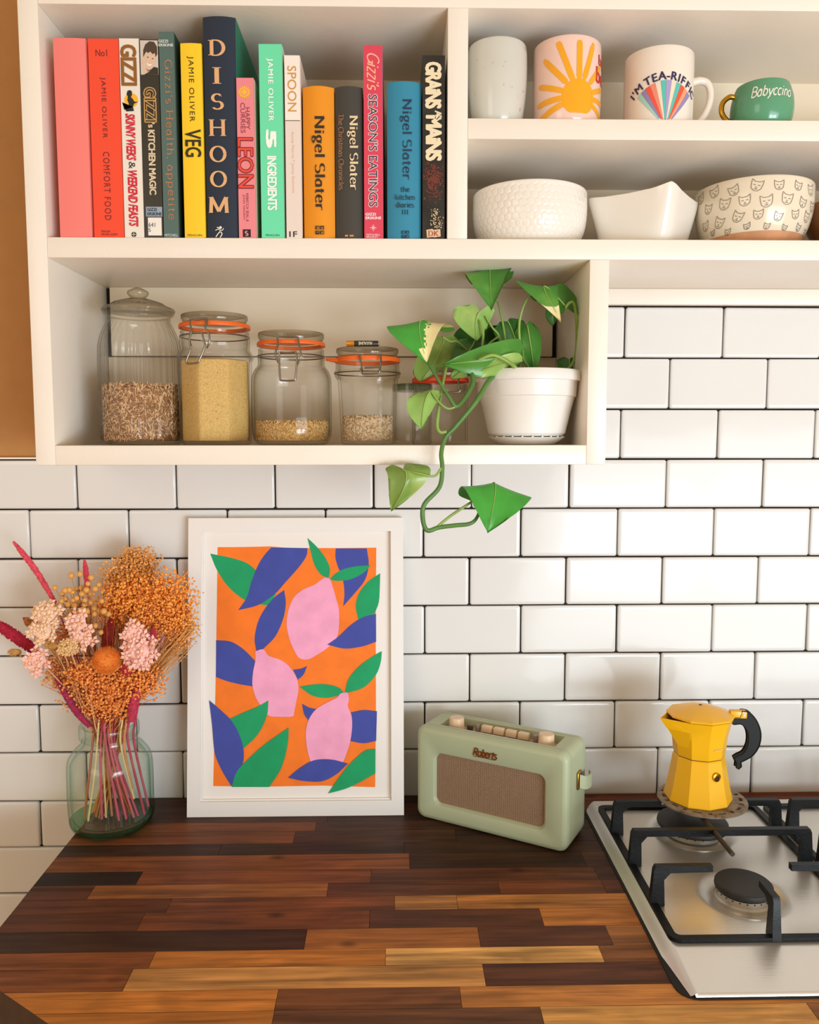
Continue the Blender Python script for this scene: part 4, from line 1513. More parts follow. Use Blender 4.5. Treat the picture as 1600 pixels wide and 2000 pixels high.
# --- faceted clip jar with couscous
def clipjar(name, label, cx, Y, rows, lid, seal, n=None, a0=0.0, sealm=SEAL, wall=.003, z_hi=None, soft=.9):
    c = np.array([at(cx, 760, Y)[0], Y, JZ])
    j = thing(name, label, 'jar', c, 'glass storage jars')
    pr = jarprof(cx, Y, rows)
    pd = [tuple(p) for p in spline(pr, 4)]
    md = facet(n, a0, z_hi if z_hi else 9, soft) if n else None
    MB().add(*shell(pd, wall, c, md, n * 12 if n else 64)).build('body', CLEAR, j, smooth=40 if not n else 12)
    k = pxm(Y)
    zl0, zl1 = at(cx, lid[1], Y)[2] - JZ, at(cx, lid[2], Y)[2] - JZ
    r = lid[0] * k
    hl = zl1 - zl0
    MB().add(*lathe([(0, zl0), (r * .94, zl0), (r * .97, zl0 + hl * .3), (r * .97, zl0 + hl * .42), (r, zl0 + hl * .5), (r, zl0 + hl * .88), (r * .985, zl0 + hl), (r * .9, zl0 + hl * 1.02), (r * .86, zl0 + hl * .9), (0, zl0 + hl * .9)], c, 64)).build('lid', LIDG, j, smooth=40)
    zs = (at(cx, seal[1], Y)[2] + at(cx, seal[2], Y)[2]) / 2 - JZ
    hs = abs(at(cx, seal[1], Y)[2] - at(cx, seal[2], Y)[2]) / 2 * .78
    rs_ = (seal[0] - 1) * k
    MB().add(*lathe([(rs_ * .9, -hs * .5), (rs_, -hs * .7), (rs_ * 1.005, hs * .2), (rs_ * .985, hs), (rs_ * .93, hs), (rs_ * .9, -hs * .5)], c + Z3 * zs, 64)).build('rubber_seal', sealm, j, smooth=40)
    return j, c, pd


Yj = -.132
j2, c2, pd2 = clipjar('clip_jar', 'tall faceted clip-top glass jar full of yellow couscous', 422, Yj,
                      [(64, 865), (68, 861), (69.5, 850), (71.5, 780), (72.5, 705), (71, 693), (66, 684), (65, 679), (66, 674), (66, 662), (64, 656), (65, 650)], (62.5, 632, 617), (68, 634, 646), 8, math.radians(22.5 + 8), z_hi=.118)
yq = Yj - 66 * pxm(Yj) - .002
wire(j2, [(372, 622, yq), (371, 632, yq - .003), (374, 645, yq - .005), (371, 655, yq - .006), (371, 668, yq - .006), (374, 678, yq - .004)])
wire(j2, [(403, 622, yq), (404, 632, yq - .003), (401, 640, yq - .005), (408, 652, yq - .006), (409, 668, yq - .006), (404, 680, yq - .004)])
wire(j2, [(371, 622, yq), (386, 624, yq - .001), (403, 622, yq)])
wire(j2, [(374, 648, yq - .007), (370, 665, yq - .008), (372, 682, yq - .008), (364, 705, yq - .009), (368, 710, yq - .009), (386, 708, yq - .009), (390, 702, yq - .009), (400, 676, yq - .008), (397, 660, yq - .008), (394, 648, yq - .007)])
wire(j2, [(374, 650, yq - .007), (394, 650, yq - .007)], name='hinge_pin')
bandw = MB().add(*torus(c2 + Z3 * (at(422, 659, Yj)[2] - JZ), 65 * pxm(Yj), .0009)).build('wire_band', WIRE, j2)
h = at(422, 703, Yj)[2] - JZ
COUS = mat('couscous', '#d8b26a', .8, var=(500, .18), var2=('#8a6633', 330, .66, .72), bump=(600, .5))
fill('couscous', 'fine yellow couscous filling the tall faceted clip-top jar', 'couscous', c2, pd2[12][0] - .0046, h, COUS, .003, facet(8, math.radians(30.5), 9, .9), 96)

# --- round-shouldered clip jar with quinoa
j3, c3, pd3 = clipjar('clip_jar', 'squat round-shouldered clip-top jar with a little quinoa in the bottom', 570, Yj,
                      [(61, 869), (68, 866), (74, 855), (76.5, 835), (77, 770), (76, 740), (71, 725), (65, 717), (63.5, 710), (64, 700), (63, 694), (63, 684)], (63, 669, 652), (66, 669, 680))
yq = Yj - 66 * pxm(Yj) - .002
wire(j3, [(542, 660, yq), (543, 672, yq - .003), (540, 682, yq - .005), (538, 694, yq - .006), (543, 706, yq - .005), (547, 712, yq - .004)])
wire(j3, [(582, 660, yq), (584, 672, yq - .003), (586, 682, yq - .005), (588, 696, yq - .006), (584, 706, yq - .005), (580, 713, yq - .004)])
wire(j3, [(542, 660, yq), (546, 657.5, yq), (578, 657.5, yq), (582, 660, yq)], sm_=2)
wire(j3, [(546, 686, yq - .007), (545, 700, yq - .007), (547, 738, yq - .009), (551, 743, yq - .009), (573, 743, yq - .009), (577, 738, yq - .009), (580, 700, yq - .008), (577, 686, yq - .007)], sm_=3)
wire(j3, [(546, 688, yq - .007), (562, 689, yq - .007), (577, 687, yq - .007)], name='hinge_pin')
MB().add(*torus(c3 + Z3 * (at(570, 697, Yj)[2] - JZ), 64 * pxm(Yj), .0009)).build('wire_band', WIRE, j3)
q1, q2, q3 = mat('quinoa_light', '#e6c88f', .6), mat('quinoa_mid', '#d3a861', .6), mat('quinoa_dark', '#b58443', .7)
h = at(570, 822, Yj)[2] - JZ
o = fill('quinoa', 'pale golden quinoa in the bottom of the squat clip-top jar', 'quinoa', c3, pd3[10][0] - .0055, h - .001, q2)
b = MB(); grains(b, c3, pd3[10][0] - .0042, h, 3200, (.0011, .0010), random.Random(2), 3)
q = b.build('loose_grain', [q1, q2, q3], o, smooth=None); q['kind'] = 'stuff'

# --- small faceted clip jar with oats, a battery on its lid
j4, c4, pd4 = clipjar('clip_jar', 'small tapering faceted clip-top jar of oats with a battery on its lid', 718, Yj,
                      [(50, 869), (53, 866), (54, 858), (57, 800), (60, 745), (62, 738), (63.5, 733), (63.5, 727), (61.5, 724), (61, 712)], (60, 697, 682), (64, 699, 712), 8, math.radians(22.5 + 6), z_hi=.088, wall=.0035)
yq = Yj - 61 * pxm(Yj) - .002
wire(j4, [(702, 692, yq), (704, 705, yq - .004), (707, 722, yq - .005), (706, 726, yq - .006)])
wire(j4, [(743, 692, yq), (744, 705, yq - .004), (742, 722, yq - .005), (740, 727, yq - .006)])
wire(j4, [(704, 719, yq - .006), (707, 728, yq - .007), (712, 730, yq - .007), (737, 729, yq - .007), (742, 724, yq - .007), (742, 716, yq - .006)], sm_=3)
wire(j4, [(712, 718, yq - .006), (740, 717, yq - .006)], name='hinge_pin')
MB().add(*torus(c4 + Z3 * (at(718, 730, Yj)[2] - JZ), 63.5 * pxm(Yj), .0009)).build('wire_band', WIRE, j4)
# the seal's pull tab
ta, tb = at(637, 702, Yj - .01), at(662, 704, Yj - .02)
MB().add(*tube([ta, (ta + tb) / 2 - Z3 * .0003, tb], [.0018, .0028, .0030], 10)).build('seal_tab', SEAL, j4)
h = at(718, 812, Yj)[2] - JZ
o1, o2, o3 = mat('oat_light', '#e3cfae', .7), mat('oat_mid', '#d3b78f', .7), mat('oat_dark', '#b8976c', .7)
o = fill('rolled_oats', 'pale rolled oats in the small tapering jar', 'oats', c4, 54 * pxm(Yj) - .0052, h - .002, o2, .003)
b = MB(); grains(b, c4, 54 * pxm(Yj) - .0040, h, 1300, (.0022, .0014), random.Random(4), 3)
q = b.build('loose_flakes', [o1, o2, o3], o, smooth=None); q['kind'] = 'stuff'
# battery
zb_ = c4[2] + (at(718, 682, Yj)[2] - JZ) * 1.0 + .0006
rb_ = .0041
ya_ = Yj - .024
xa_, xb_ = at(677, 676, ya_)[0], at(742, 676, ya_)[0]
zc = zb_ + rb_
bt = thing('battery', 'small orange and black alkaline battery lying on the oat jar lid', 'battery', ((xa_ + xb_) / 2, ya_, zb_))


def xcyl(xs_rs, y, z, n=24):
    P = lathe([(r, x) for x, r in xs_rs], (0, 0, 0), n)
    V = np.array(P[0]); V = np.stack([V[:, 2], V[:, 0], V[:, 1]], 1) + np.array([0, y, z])
    return V, P[1]


xm_ = xa_ + (xb_ - xa_) * .23
MB().add(*xcyl([(xa_, 0), (xa_, rb_ * .92), (xa_ + .0005, rb_), (xm_, rb_)], ya_, zc)).build('copper_end', mat('battery_orange', '#e08d1e', .3, .3), bt, smooth=40)
MB().add(*xcyl([(xm_, rb_ * .999), (xb_ - .0032, rb_ * .999), (xb_ - .0028, rb_ * .95), (xb_ - .0022, rb_ * .9)], ya_, zc)).build('black_sleeve', mat('battery_black', '#3b342b', .3, .2), bt, smooth=40)
MB().add(*xcyl([(xb_ - .0030, rb_ * .9), (xb_ - .0012, rb_ * .86), (xb_ - .0010, rb_ * .4), (xb_, rb_ * .38), (xb_, 0)], ya_, zc)).build('terminal', mat('battery_steel', '#b8b0a2', .3, 1.0), bt, smooth=40)
b = MB(); place2d(b, text2d('ALKALINE', .03), ((xm_ + xb_) / 2 - .002, ya_ - rb_, zc), .0185, .0042, -X3, -Z3, .0004)
b.build('lettering', ink('#e8dfc8'), bt, smooth=None)

# --- jar behind the trailing leaves, and the straight one behind it
Yk = -.118
j5, c5, pd5 = clipjar('clip_jar', 'empty clip-top glass jar with a red seal half hidden by the trailing plant', 860, Yk,
                      [(54, 868), (56, 864), (56.5, 850), (56.5, 780), (55, 770), (53, 765), (53, 752)], (53, 737, 722), (56, 738, 750), 8, .3, SEALR, z_hi=.075)
yq = Yk - 56 * pxm(Yk) - .002
wire(j5, [(895, 728, yq), (896, 745, yq - .003), (895, 758, yq - .004)])
wire(j5, [(862, 762, yq - .003), (868, 766, yq - .005), (895, 766, yq - .005), (899, 760, yq - .005), (897, 756, yq - .004)], sm_=3)
wire(j5, [(866, 728, yq), (865, 745, yq - .003), (864, 758, yq - .004)])
Yk2 = -.068
c6 = np.array([at(806, 800, Yk2)[0], Yk2, JZ])
j6 = thing('straight_jar', 'plain straight glass jar with a greenish rim behind the other jars', 'jar', c6, 'glass storage jars')
k6 = pxm(Yk2)
pr = jarprof(806, Yk2, [(36, 862), (37.5, 858), (37.5, 800), (37.5, 765)])
MB().add(*shell(pr, .0025, c6, None, 48)).build('body', CLEAR, j6, smooth=40)
zt = pr[-1][1]
MB().add(*lathe([(0, zt + .0004), (38.5 * k6, zt + .0004), (38.5 * k6, zt + .0095), (37 * k6, zt + .0105), (0, zt + .0105)], c6, 48)).build('lid', glass('green_lid_glass', '#b9c4b0', '#5c6b58', .05), j6, smooth=40)

# ================================================================== POTTED PLANT
Yp = -.1465
cp = np.array([at(1029, 800, Yp)[0], Yp, JZ])
kp = pxm(Yp)
pl = thing('potted_plant', 'trailing heart-leaved vine in a white plastic pot spilling out of the lower box', 'plant', cp)
zp = lambda y: at(1029, y, Yp)[2] - JZ
z_s0, z_s1 = 0.0, zp(858) - zp(872)
PLAST = mat('white_plastic', '#e6e3de', .35, sss=.0, bump=(30, .03))
MB().add(*lathe([(0, 0), (50 * kp, 0), (55 * kp, .0012), (74 * kp, z_s1), (72.5 * kp, z_s1 + .0004), (52 * kp, .0035), (0, .0035)], cp, 64)).build('saucer', PLAST, pl, smooth=40)
zb2 = z_s1 + .0016
h_ = zp(730) - zp(872)
prf = [(0, zb2), (68 * kp, zb2), (74.5 * kp, zb2 + .004), (76.5 * kp, zb2 + .010), (84 * kp, zb2 + .033), (91 * kp, h_ - .036), (91.3 * kp, h_ - .0355), (94.5 * kp, h_ - .0345), (97 * kp, h_ - .0150), (97.2 * kp, h_ - .0145), (104.5 * kp, h_ - .0143), (105.5 * kp, h_ - .012), (105 * kp, h_ - .0045), (102 * kp, h_ - .0005), (100.5 * kp, h_), (98 * kp, h_ - .001), (96 * kp, h_ - .010), (80 * kp, zb2 + .02), (0, zb2 + .02)]
MB().add(*lathe(prf, cp, 72)).build('pot', PLAST, pl, smooth=30)
b = MB()
for i in range(24):
    t = 2 * math.pi * i / 24
    b.box(-.0012, .0012, -.0006, .0006, 0, .0016)
    V = b.v[-1]; V[:, 0] += 0
    q = np.array([[math.cos(t), -math.sin(t), 0], [math.sin(t), math.cos(t), 0], [0, 0, 1]])
    b.v[-1] = (V + np.array([0, 72 * kp, 0])) @ q.T + cp + Z3 * z_s1
o = b.build('drain_ribs', PLAST, pl, smooth=None); o['kind'] = 'stuff'
V, F = lathe([(0, h_ - .010), (60 * kp, h_ - .0085), (97 * kp, h_ - .0105)], cp, 48)
MB().add(V, F).build('soil', mat('potting_soil', '#2d2019', .95, var=(200, .4), bump=(180, 1.0)), pl)


def leafmat(name, h, h2, lo=.55, hi=.75, scale=18):
    return mat(name, h, .30, spec=.45, var=(60, .08), var2=(h2, scale, lo, hi), bump=(90, .12), sss=0)


LG = [leafmat('leaf_green', '#4c8a35', '#72aa45'), leafmat('leaf_dark', '#356a2a', '#4d8433'), leafmat('leaf_light', '#8db45c', '#b3cd78'),
      leafmat('leaf_bright', '#419a38', '#6cb84a'), leafmat('leaf_olive', '#7a9a48', '#a3b65a'), leafmat('leaf_cream', '#eadfa5', '#f3ecc8')]
RIB = mat('leaf_midrib', '#9dbb62', .4)
STEM = mat('vine_stem', '#86a44c', .4, var=(40, .2))
STEMD = mat('vine_stem_dark', '#4f7a35', .4, var=(40, .2))


def leaf(Bp, Mp, Tp, Lp, Rp, m=0, lobe=.30, cream=None, rib=True, wave=.0):
    B, M, T, L, Rr = [at(*p) for p in (Bp, Mp, Tp, Lp, Rp)]
    ctl = 2 * M - .5 * (B + T)
    mid = lambda t: (1 - t) ** 2 * B + 2 * t * (1 - t) * ctl + t * t * T
    tw = .30
    m0 = mid(tw)
    ln = np.linalg.norm(T - M) + np.linalg.norm(M - B)
    prof_t = [0, .06, .16, .30, .45, .6, .75, .88, .96, 1.0]
    prof_w = [.60, .85, .98, 1.0, .95, .82, .60, .33, .13, 0]
    NT, NU = (16, 6) if cream is None else (30, 13)
    top, cols = [], []
    ts = np.linspace(0, 1, NT + 1)
    for t in ts:
        w = float(np.interp(t, prof_t, prof_w))
        row = []
        for iu in range(-NU, NU + 1):
            u = iu / NU
            au = abs(u)
            side = (L if u < 0 else Rr) - m0
            # lobes: the outer part of the first rows is swept back behind the petiole
            sweep = lobe * ((1 - t) ** 3) * math.sin(min(1.0, au * 1.5) * math.pi * .5) * (1 - .55 * au ** 4)
            tt = t - sweep
            p = mid(max(tt, 0)) if tt >= 0 else B + (B - mid(.08)) / .08 * (-tt) * .55 + (mid(0) - B)
            bow = side * w * au
            p = p + bow
            nrm = np.cross(Rr - L, T - B); nrm /= np.linalg.norm(nrm) + 1e-9
            p = p + nrm * (.0016 * math.sin(au * math.pi) + wave * math.sin(7 * t + 3 * u) * au * ln)
            row.append(p)
        top.append(row)
    nV = (NT + 1) * (2 * NU + 1)
    V = [p for row in top for p in row]
    V2 = np.array(V)
    nrm = np.cross(Rr - L, T - B); nrm /= np.linalg.norm(nrm) + 1e-9
    back = V2 + (nrm if nrm[1] > 0 else -nrm) * .0005
    W_ = 2 * NU + 1
    F, mi = [], []
    rnd = random.Random(int(Bp[0] * 7 + Bp[1]))
    b = MB()
    FA, FB = [], []
    for i in range(NT):
        for q in range(2 * NU):
            f = (i * W_ + q, i * W_ + q + 1, (i + 1) * W_ + q + 1, (i + 1) * W_ + q)
            u = (q + .5 - NU) / NU
            is_c = cream is not None and cream(ts[i], u, rnd)
            (FB if is_c else FA).append(f)
    allV = np.concatenate([V2, back])
    rimf = []
    for i in range(NT):
        for q in (0, 2 * NU):
            a_, b_ = i * W_ + q, (i + 1) * W_ + q
            rimf.append((a_, b_, b_ + nV, a_ + nV))
    bk_ = [tuple(k + nV for k in f[::-1]) for f in FA]
    bk2 = [tuple(k + nV for k in f[::-1]) for f in FB]
    b.add(allV, FA + bk_ + rimf, 0)
    if FB:
        for f in FB + bk2:
            b.f.append(f); b.m.append(1)
    o = b.build('leaf', [LG[m], LG[5]] if FB else [LG[m]], pl, smooth=80)
    if rib:
        P = [mid(t) - (nrm if nrm[1] > 0 else -nrm) * .0006 for t in np.linspace(.0, .93, 14)]
        r_ = MB().add(*tube(P, [.0009, .0003], 6)).build('midrib', RIB, pl)
        r_.parent = o; r_.location = (0, 0, 0)
    return o


leaf((962, 548, -.120), (957, 524, -.150), (960, 605, -.190), (908, 535, -.155), (1004, 521, -.155), 0, .08, wave=.01)
leaf((1104, 598, -.170), (1062, 560, -.185), (1096, 627, -.205), (1008, 549, -.165), (1104, 556, -.150), 0, .2, cream=lambda t, u, r: t > .86)
leaf((1086, 588, -.150), (1080, 612, -.150), (1081, 637, -.150), (1066, 608, -.150), (1093, 608, -.145), 1)
leaf((1036, 574, -.160), (1047, 579, -.160), (1064, 574, -.150), (1047, 588, -.160), (1047, 571, -.155), 1)
leaf((936, 610, -.165), (929, 632, -.168), (932, 666, -.172), (884, 612, -.160), (962, 618, -.150), 2, .75)
leaf((952, 640, -.120), (930, 662, -.125), (903, 690, -.130), (890, 648, -.120), (976, 668, -.110), 1)
leaf((992, 628, -.140), (1002, 650, -.145), (1014, 692, -.150), (968, 658, -.140), (1028, 636, -.130), 1, .5)
leaf((1030, 636, -.150), (1036, 672, -.158), (1044, 730, -.152), (1006, 672, -.150), (1058, 664, -.140), 0, .5)
leaf((852, 642, -.185), (820, 631, -.226), (834, 708, -.246), (759, 637, -.222), (876, 632, -.222), 3, .05, cream=lambda t, u, r: (u > .34 + r.uniform(-.12, .12) and .12 < t < .9) or (t > .84 and u > -.3))
leaf((868, 662, -.150), (852, 702, -.156), (822, 745, -.160), (812, 704, -.155), (893, 690, -.150), 4, .3)
leaf((1012, 692, -.190), (950, 702, -.216), (865, 712, -.214), (985, 664, -.200), (975, 733, -.200), 0, .2)
leaf((926, 668, -.160), (912, 690, -.165), (884, 714, -.170), (888, 676, -.160), (942, 700, -.155), 1)
leaf((1020, 705, -.200), (980, 712, -.214), (915, 733, -.205), (995, 690, -.208), (960, 735, -.205), 2, .1)
leaf((958, 636, -.105), (935, 668, -.110), (912, 712, -.120), (888, 668, -.110), (985, 690, -.105), 1, .4)
leaf((1000, 640, -.110), (985, 675, -.115), (975, 720, -.120), (950, 678, -.110), (1020, 690, -.110), 1, .4)
leaf((1112, 702, -.130), (1112, 716, -.132), (1110, 737, -.140), (1088, 711, -.130), (1137, 712, -.128), 1, .6)
leaf((846, 762, -.235), (830, 786, -.246), (824, 839, -.252), (796, 782, -.240), (853, 786, -.240), 2, .35, wave=.01)
leaf((788, 916, -.252), (792, 944, -.262), (764, 999, -.250), (757, 930, -.250), (842, 922, -.248), 4, .55, wave=.012)
leaf((952, 958, -.225), (968, 951, -.252), (953, 1040, -.272), (902, 950, -.252), (1039, 972, -.250), 3, .35, wave=.008)
leaf((925, 700, -.20), (918, 712, -.21), (880, 740, -.20), (890, 716, -.20), (925, 730, -.2), 4, .1, rib=False)


def vine(pts, r, m=STEM, name='stem'):
    P = spline([at(*p) for p in pts], 6)
    return MB().add(*tube(P, r, 9)).build(name, m, pl, smooth=70)


vine([(965, 733, -.195), (952, 748, -.216), (938, 772, -.227), (923, 794, -.232), (889, 834, -.236), (870, 855, -.238), (862, 885, -.242), (864, 915, -.246), (858, 952, -.250), (829, 985, -.255), (826, 1015, -.256), (835, 1036, -.256), (858, 1030, -.255), (890, 1026, -.255), (917, 1023, -.255), (931, 1012, -.253), (942, 985, -.245)], [.0034, .0031, .0029, .0029, .0030, .0028, .0018], STEMD)
vine([(919, 720, -.205), (924, 746, -.217), (912, 772, -.226), (892, 794, -.235), (878, 777, -.236), (856, 742, -.236), (835, 704, -.235), (830, 685, -.225)], [.0032, .003, .0021, .0018], STEMD)
vine([(843, 764, -.239), (858, 786, -.240), (875, 798, -.238), (892, 794, -.236)], .0016)
vine([(872, 716, -.205), (864, 755, -.225), (857, 800, -.236), (854, 832, -.240), (860, 844, -.240), (872, 843, -.239)], [.0018, .0022, .0022])
vine([(786, 918, -.254), (820, 925, -.256), (848, 930, -.253), (862, 915, -.247)], [.0010, .0014, .0018])
vine([(852, 1031, -.255), (880, 1008, -.252), (914, 985, -.250), (946, 962, -.240)], [.0019, .0018, .0014])
vine([(972, 588, -.130), (981, 625, -.138), (990, 680, -.142), (998, 730, -.145)], [.0014, .0017, .002])
vine([(1038, 572, -.165), (1022, 600, -.160), (1014, 640, -.155), (1020, 700, -.15), (1030, 732, -.15)], [.0017, .0018, .0018])
vine([(1104, 602, -.172), (1112, 592, -.172), (1121, 594, -.168), (1127, 635, -.158), (1125, 690, -.145), (1112, 718, -.140), (1085, 730, -.140)], [.0018, .0021, .0022, .0022])
vine([(938, 625, -.168), (944, 650, -.170), (943, 690, -.168), (955, 732, -.150)], [.0015, .0019, .002])
vine([(864, 658, -.190), (880, 667, -.180), (900, 672, -.165), (960, 735, -.150)], .0014)
vine([(949, 618, -.160), (962, 640, -.158), (974, 655, -.156), (985, 690, -.150), (990, 732, -.150)], [.0013, .0016, .0018])
vine([(976, 656, -.156), (955, 672, -.160), (945, 690, -.160)], .0014)
vine([(1021, 684, -.180), (1024, 705, -.170), (1040, 732, -.155)], .0014)
vine([(1018, 731, -.190), (1000, 712, -.218), (965, 694, -.226), (936, 703, -.224)], [.0026, .0026, .0022, .0016])

# ================================================================== FRAMED PRINT
P0 = on(363, 1597, .9)[1]
Yb_, Yt_ = -.0742, -.0200
zt_ = at(575, 1011.5, Yt_)[2]
fv = np.array([0, Yt_ - Yb_, zt_ - .9005]); fv /= np.linalg.norm(fv)
fo = np.array([0, Yb_, .9004])
fn = np.cross(X3, fv)                                # towards the room


def fuv(x, y):
    p = onp(x, y, fo, fn)
    return np.array([p[0], np.dot(p - fo, fv)])


fx0 = (fuv(363, 1597)[0] + fuv(370, 1012)[0]) / 2
fx1 = (fuv(790.7, 1592)[0] + fuv(786, 1011)[0]) / 2
fh = fuv(575, 1011.5)[1]
ix0 = (fuv(388, 1565)[0] + fuv(396, 1039)[0]) / 2
ix1 = (fuv(764, 1564)[0] + fuv(764, 1037)[0]) / 2
iz0, iz1 = fuv(575, 1565)[1], fuv(575, 1038)[1]
fr = thing('picture_frame', 'white framed print of pink lemons and blue and green leaves leaning on the tiles', 'picture', ((fx0 + fx1) / 2, Yb_, .9004))
FRM = mat('white_frame', '#ebe8e4', .45, bump=(300, .05))


def fbox(pts, d0, d1, name, m, smooth=None):
    """outline in the frame's plane, from depth d0 (towards the room) back to d1"""
    V, F = prism(pts, d0, d1, X3, fv, fn, fo)
    return MB().add(V, F).build(name, m, fr, smooth=smooth)


dp = .0185
rail = [[(fx0, 0), (fx1, 0), (ix1, iz0), (ix0, iz0)], [(fx1, 0), (fx1, fh), (ix1, iz1), (ix1, iz0)], [(fx1, fh), (fx0, fh), (ix0, iz1), (ix1, iz1)], [(fx0, fh), (fx0, 0), (ix0, iz0), (ix0, iz1)]]
for r_ in rail: fbox(r_, 0, -dp, 'frame_rail', FRM)
sl_ = .0022
lip = [[(ix0, iz0), (ix1, iz0), (ix1 - sl_, iz0 + sl_), (ix0 + sl_, iz0 + sl_)], [(ix0, iz0), (ix0 + sl_, iz0 + sl_), (ix0 + sl_, iz1 - sl_), (ix0, iz1)]]
for r_ in lip: fbox(r_, -.0042, -.0100, 'inner_slip', FRM)
fbox([(ix0 - .002, iz0 - .002), (ix1 + .002, iz0 - .002), (ix1 + .002, iz1 + .002), (ix0 - .002, iz1 + .002)], -.0085, -.0120, 'paper', mat('white_paper', '#ece7e1', .7))
fbox([(fx0 + .004, .004), (fx1 - .004, .004), (fx1 - .004, fh - .004), (fx0 + .004, fh - .004)], -.0125, -.0165, 'backing_board', mat('brown_board', '#8a6c4b', .8))
G, Bl, Pk, Og = '#079c61', '#3c49a0', '#f0a3c6', '#f57a1b'
ART = [
    (Og, [[(235, 222), (400, 221), (570, 217)], [(570, 217), (700, 226), (985, 228)], [(985, 228), (1242, 225)], [(1242, 225), (1238, 700)], [(1238, 700), (1240, 1250)], [(1240, 1250), (1235, 1745)], [(1235, 1745), (900, 1735)], [(900, 1735), (565, 1741)], [(565, 1741), (207, 1738)], [(207, 1738), (213, 1500)], [(213, 1500), (224, 1000)], [(224, 1000), (230, 600)], [(230, 600), (235, 222)]]),
    (G, [[(188, 263), (330, 292), (440, 335), (540, 440), (605, 520)], [(605, 520), (560, 592)], [(560, 592), (480, 580), (395, 550), (300, 470), (230, 365), (188, 263)]]),
    (Bl, [[(575, 224), (805, 228)], [(805, 228), (798, 280), (750, 350), (670, 440), (595, 522), (490, 590), (365, 622)], [(365, 622), (420, 540), (450, 440), (490, 340), (530, 275), (575, 224)]]),
    (Bl, [[(658, 493), (668, 580), (650, 680), (600, 790), (520, 872)], [(520, 872), (480, 880)], [(480, 880), (470, 800), (490, 700), (530, 620), (590, 545), (658, 493)]]),
    (Bl, [[(985, 230), (1182, 230)], [(1182, 230), (1194, 330), (1170, 430), (1100, 520), (1032, 597)], [(1032, 597), (1040, 510), (1028, 420), (1000, 350), (983, 290), (985, 230)]]),
    (G, [[(805, 163), (865, 220), (920, 290), (948, 360), (940, 418)], [(940, 418), (890, 395), (848, 330), (825, 245), (805, 163)]]),
    (G, [[(945, 428), (985, 388), (1040, 360), (1120, 343), (1207, 337)], [(1207, 337), (1160, 385), (1080, 425), (1000, 436), (945, 428)]]),
    (G, [[(1267, 388), (1264, 480), (1258, 570), (1232, 642)], [(1232, 642), (1130, 688)], [(1130, 688), (1112, 600), (1130, 520), (1190, 440), (1267, 388)]]),
    (Pk, [[(915, 415), (948, 424), (965, 470), (985, 540), (1005, 620), (1005, 720), (990, 800), (930, 862), (870, 902), (820, 930), (785, 934), (748, 920), (718, 870), (690, 800), (673, 710), (685, 620), (720, 540), (780, 490), (850, 460), (888, 432), (915, 415)]]),
    (Bl, [[(1240, 645), (1241, 822)], [(1241, 822), (1150, 852), (1040, 865), (930, 840)], [(930, 840), (1000, 790), (1080, 715), (1160, 665), (1240, 645)]]),
    (Bl, [[(227, 812), (320, 822), (400, 870), (478, 948)], [(478, 948), (455, 1105)], [(455, 1105), (370, 1090), (290, 1070), (225, 1045)], [(225, 1045), (227, 812)]]),
    (Bl, [[(715, 1000), (765, 992), (803, 975)], [(803, 975), (780, 1030), (745, 1062)], [(745, 1062), (715, 1000)]]),
    (Pk, [[(475, 882), (525, 870), (560, 910), (640, 940), (700, 990), (740, 1060), (748, 1130), (735, 1200), (722, 1265), (718, 1290), (690, 1298), (620, 1297), (560, 1290), (520, 1240), (480, 1180), (457, 1100), (460, 1020), (475, 940), (475, 882)]]),
    (G, [[(755, 1107), (840, 1092), (930, 1092), (1000, 1110), (1038, 1144)], [(1038, 1144), (990, 1165), (910, 1178), (830, 1160), (755, 1107)]]),
    (G, [[(1277, 882), (1270, 950), (1240, 1030), (1160, 1112), (1043, 1150)], [(1043, 1150), (1065, 1060), (1130, 980), (1210, 920), (1277, 882)]]),
    (Bl, [[(772, 1215), (820, 1240), (875, 1250)], [(875, 1250), (812, 1322)], [(812, 1322), (785, 1280), (772, 1215)]]),
    (Bl, [[(1075, 1272), (1160, 1255), (1246, 1262)], [(1246, 1262), (1241, 1450)], [(1241, 1450), (1160, 1465), (1070, 1450)], [(1070, 1450), (1075, 1272)]]),
    (Pk, [[(1012, 1152), (1035, 1144), (1062, 1148), (1068, 1190), (1062, 1230), (1085, 1290), (1088, 1370), (1075, 1460), (1050, 1540), (1028, 1592)], [(1028, 1592), (828, 1592)], [(828, 1592), (803, 1500), (795, 1400), (812, 1320), (860, 1250), (940, 1202), (992, 1175), (1012, 1152)]]),
    (G, [[(558, 1193), (548, 1290), (490, 1410), (400, 1498)], [(400, 1498), (372, 1420), (340, 1350), (308, 1312)], [(308, 1312), (400, 1270), (490, 1232), (558, 1193)]]),
    (Bl, [[(182, 1192), (250, 1250), (330, 1330), (385, 1440), (402, 1540), (385, 1620), (325, 1738)], [(325, 1738), (270, 1650), (225, 1550), (212, 1480), (200, 1340), (182, 1192)]]),
    (G, [[(686, 1365), (680, 1470), (640, 1620), (563, 1742)], [(563, 1742), (326, 1742)], [(326, 1742), (355, 1650), (420, 1575), (530, 1475), (686, 1365)]]),
    (Bl, [[(682, 1684), (760, 1620), (850, 1572), (960, 1568), (1062, 1594)], [(1062, 1594), (990, 1660), (900, 1705), (790, 1705), (682, 1684)]]),
    (G, [[(937, 1783), (1000, 1690), (1080, 1590), (1170, 1512), (1236, 1500)], [(1236, 1500), (1236, 1655)], [(1236, 1655), (1150, 1705), (1050, 1752), (937, 1783)]]),
]
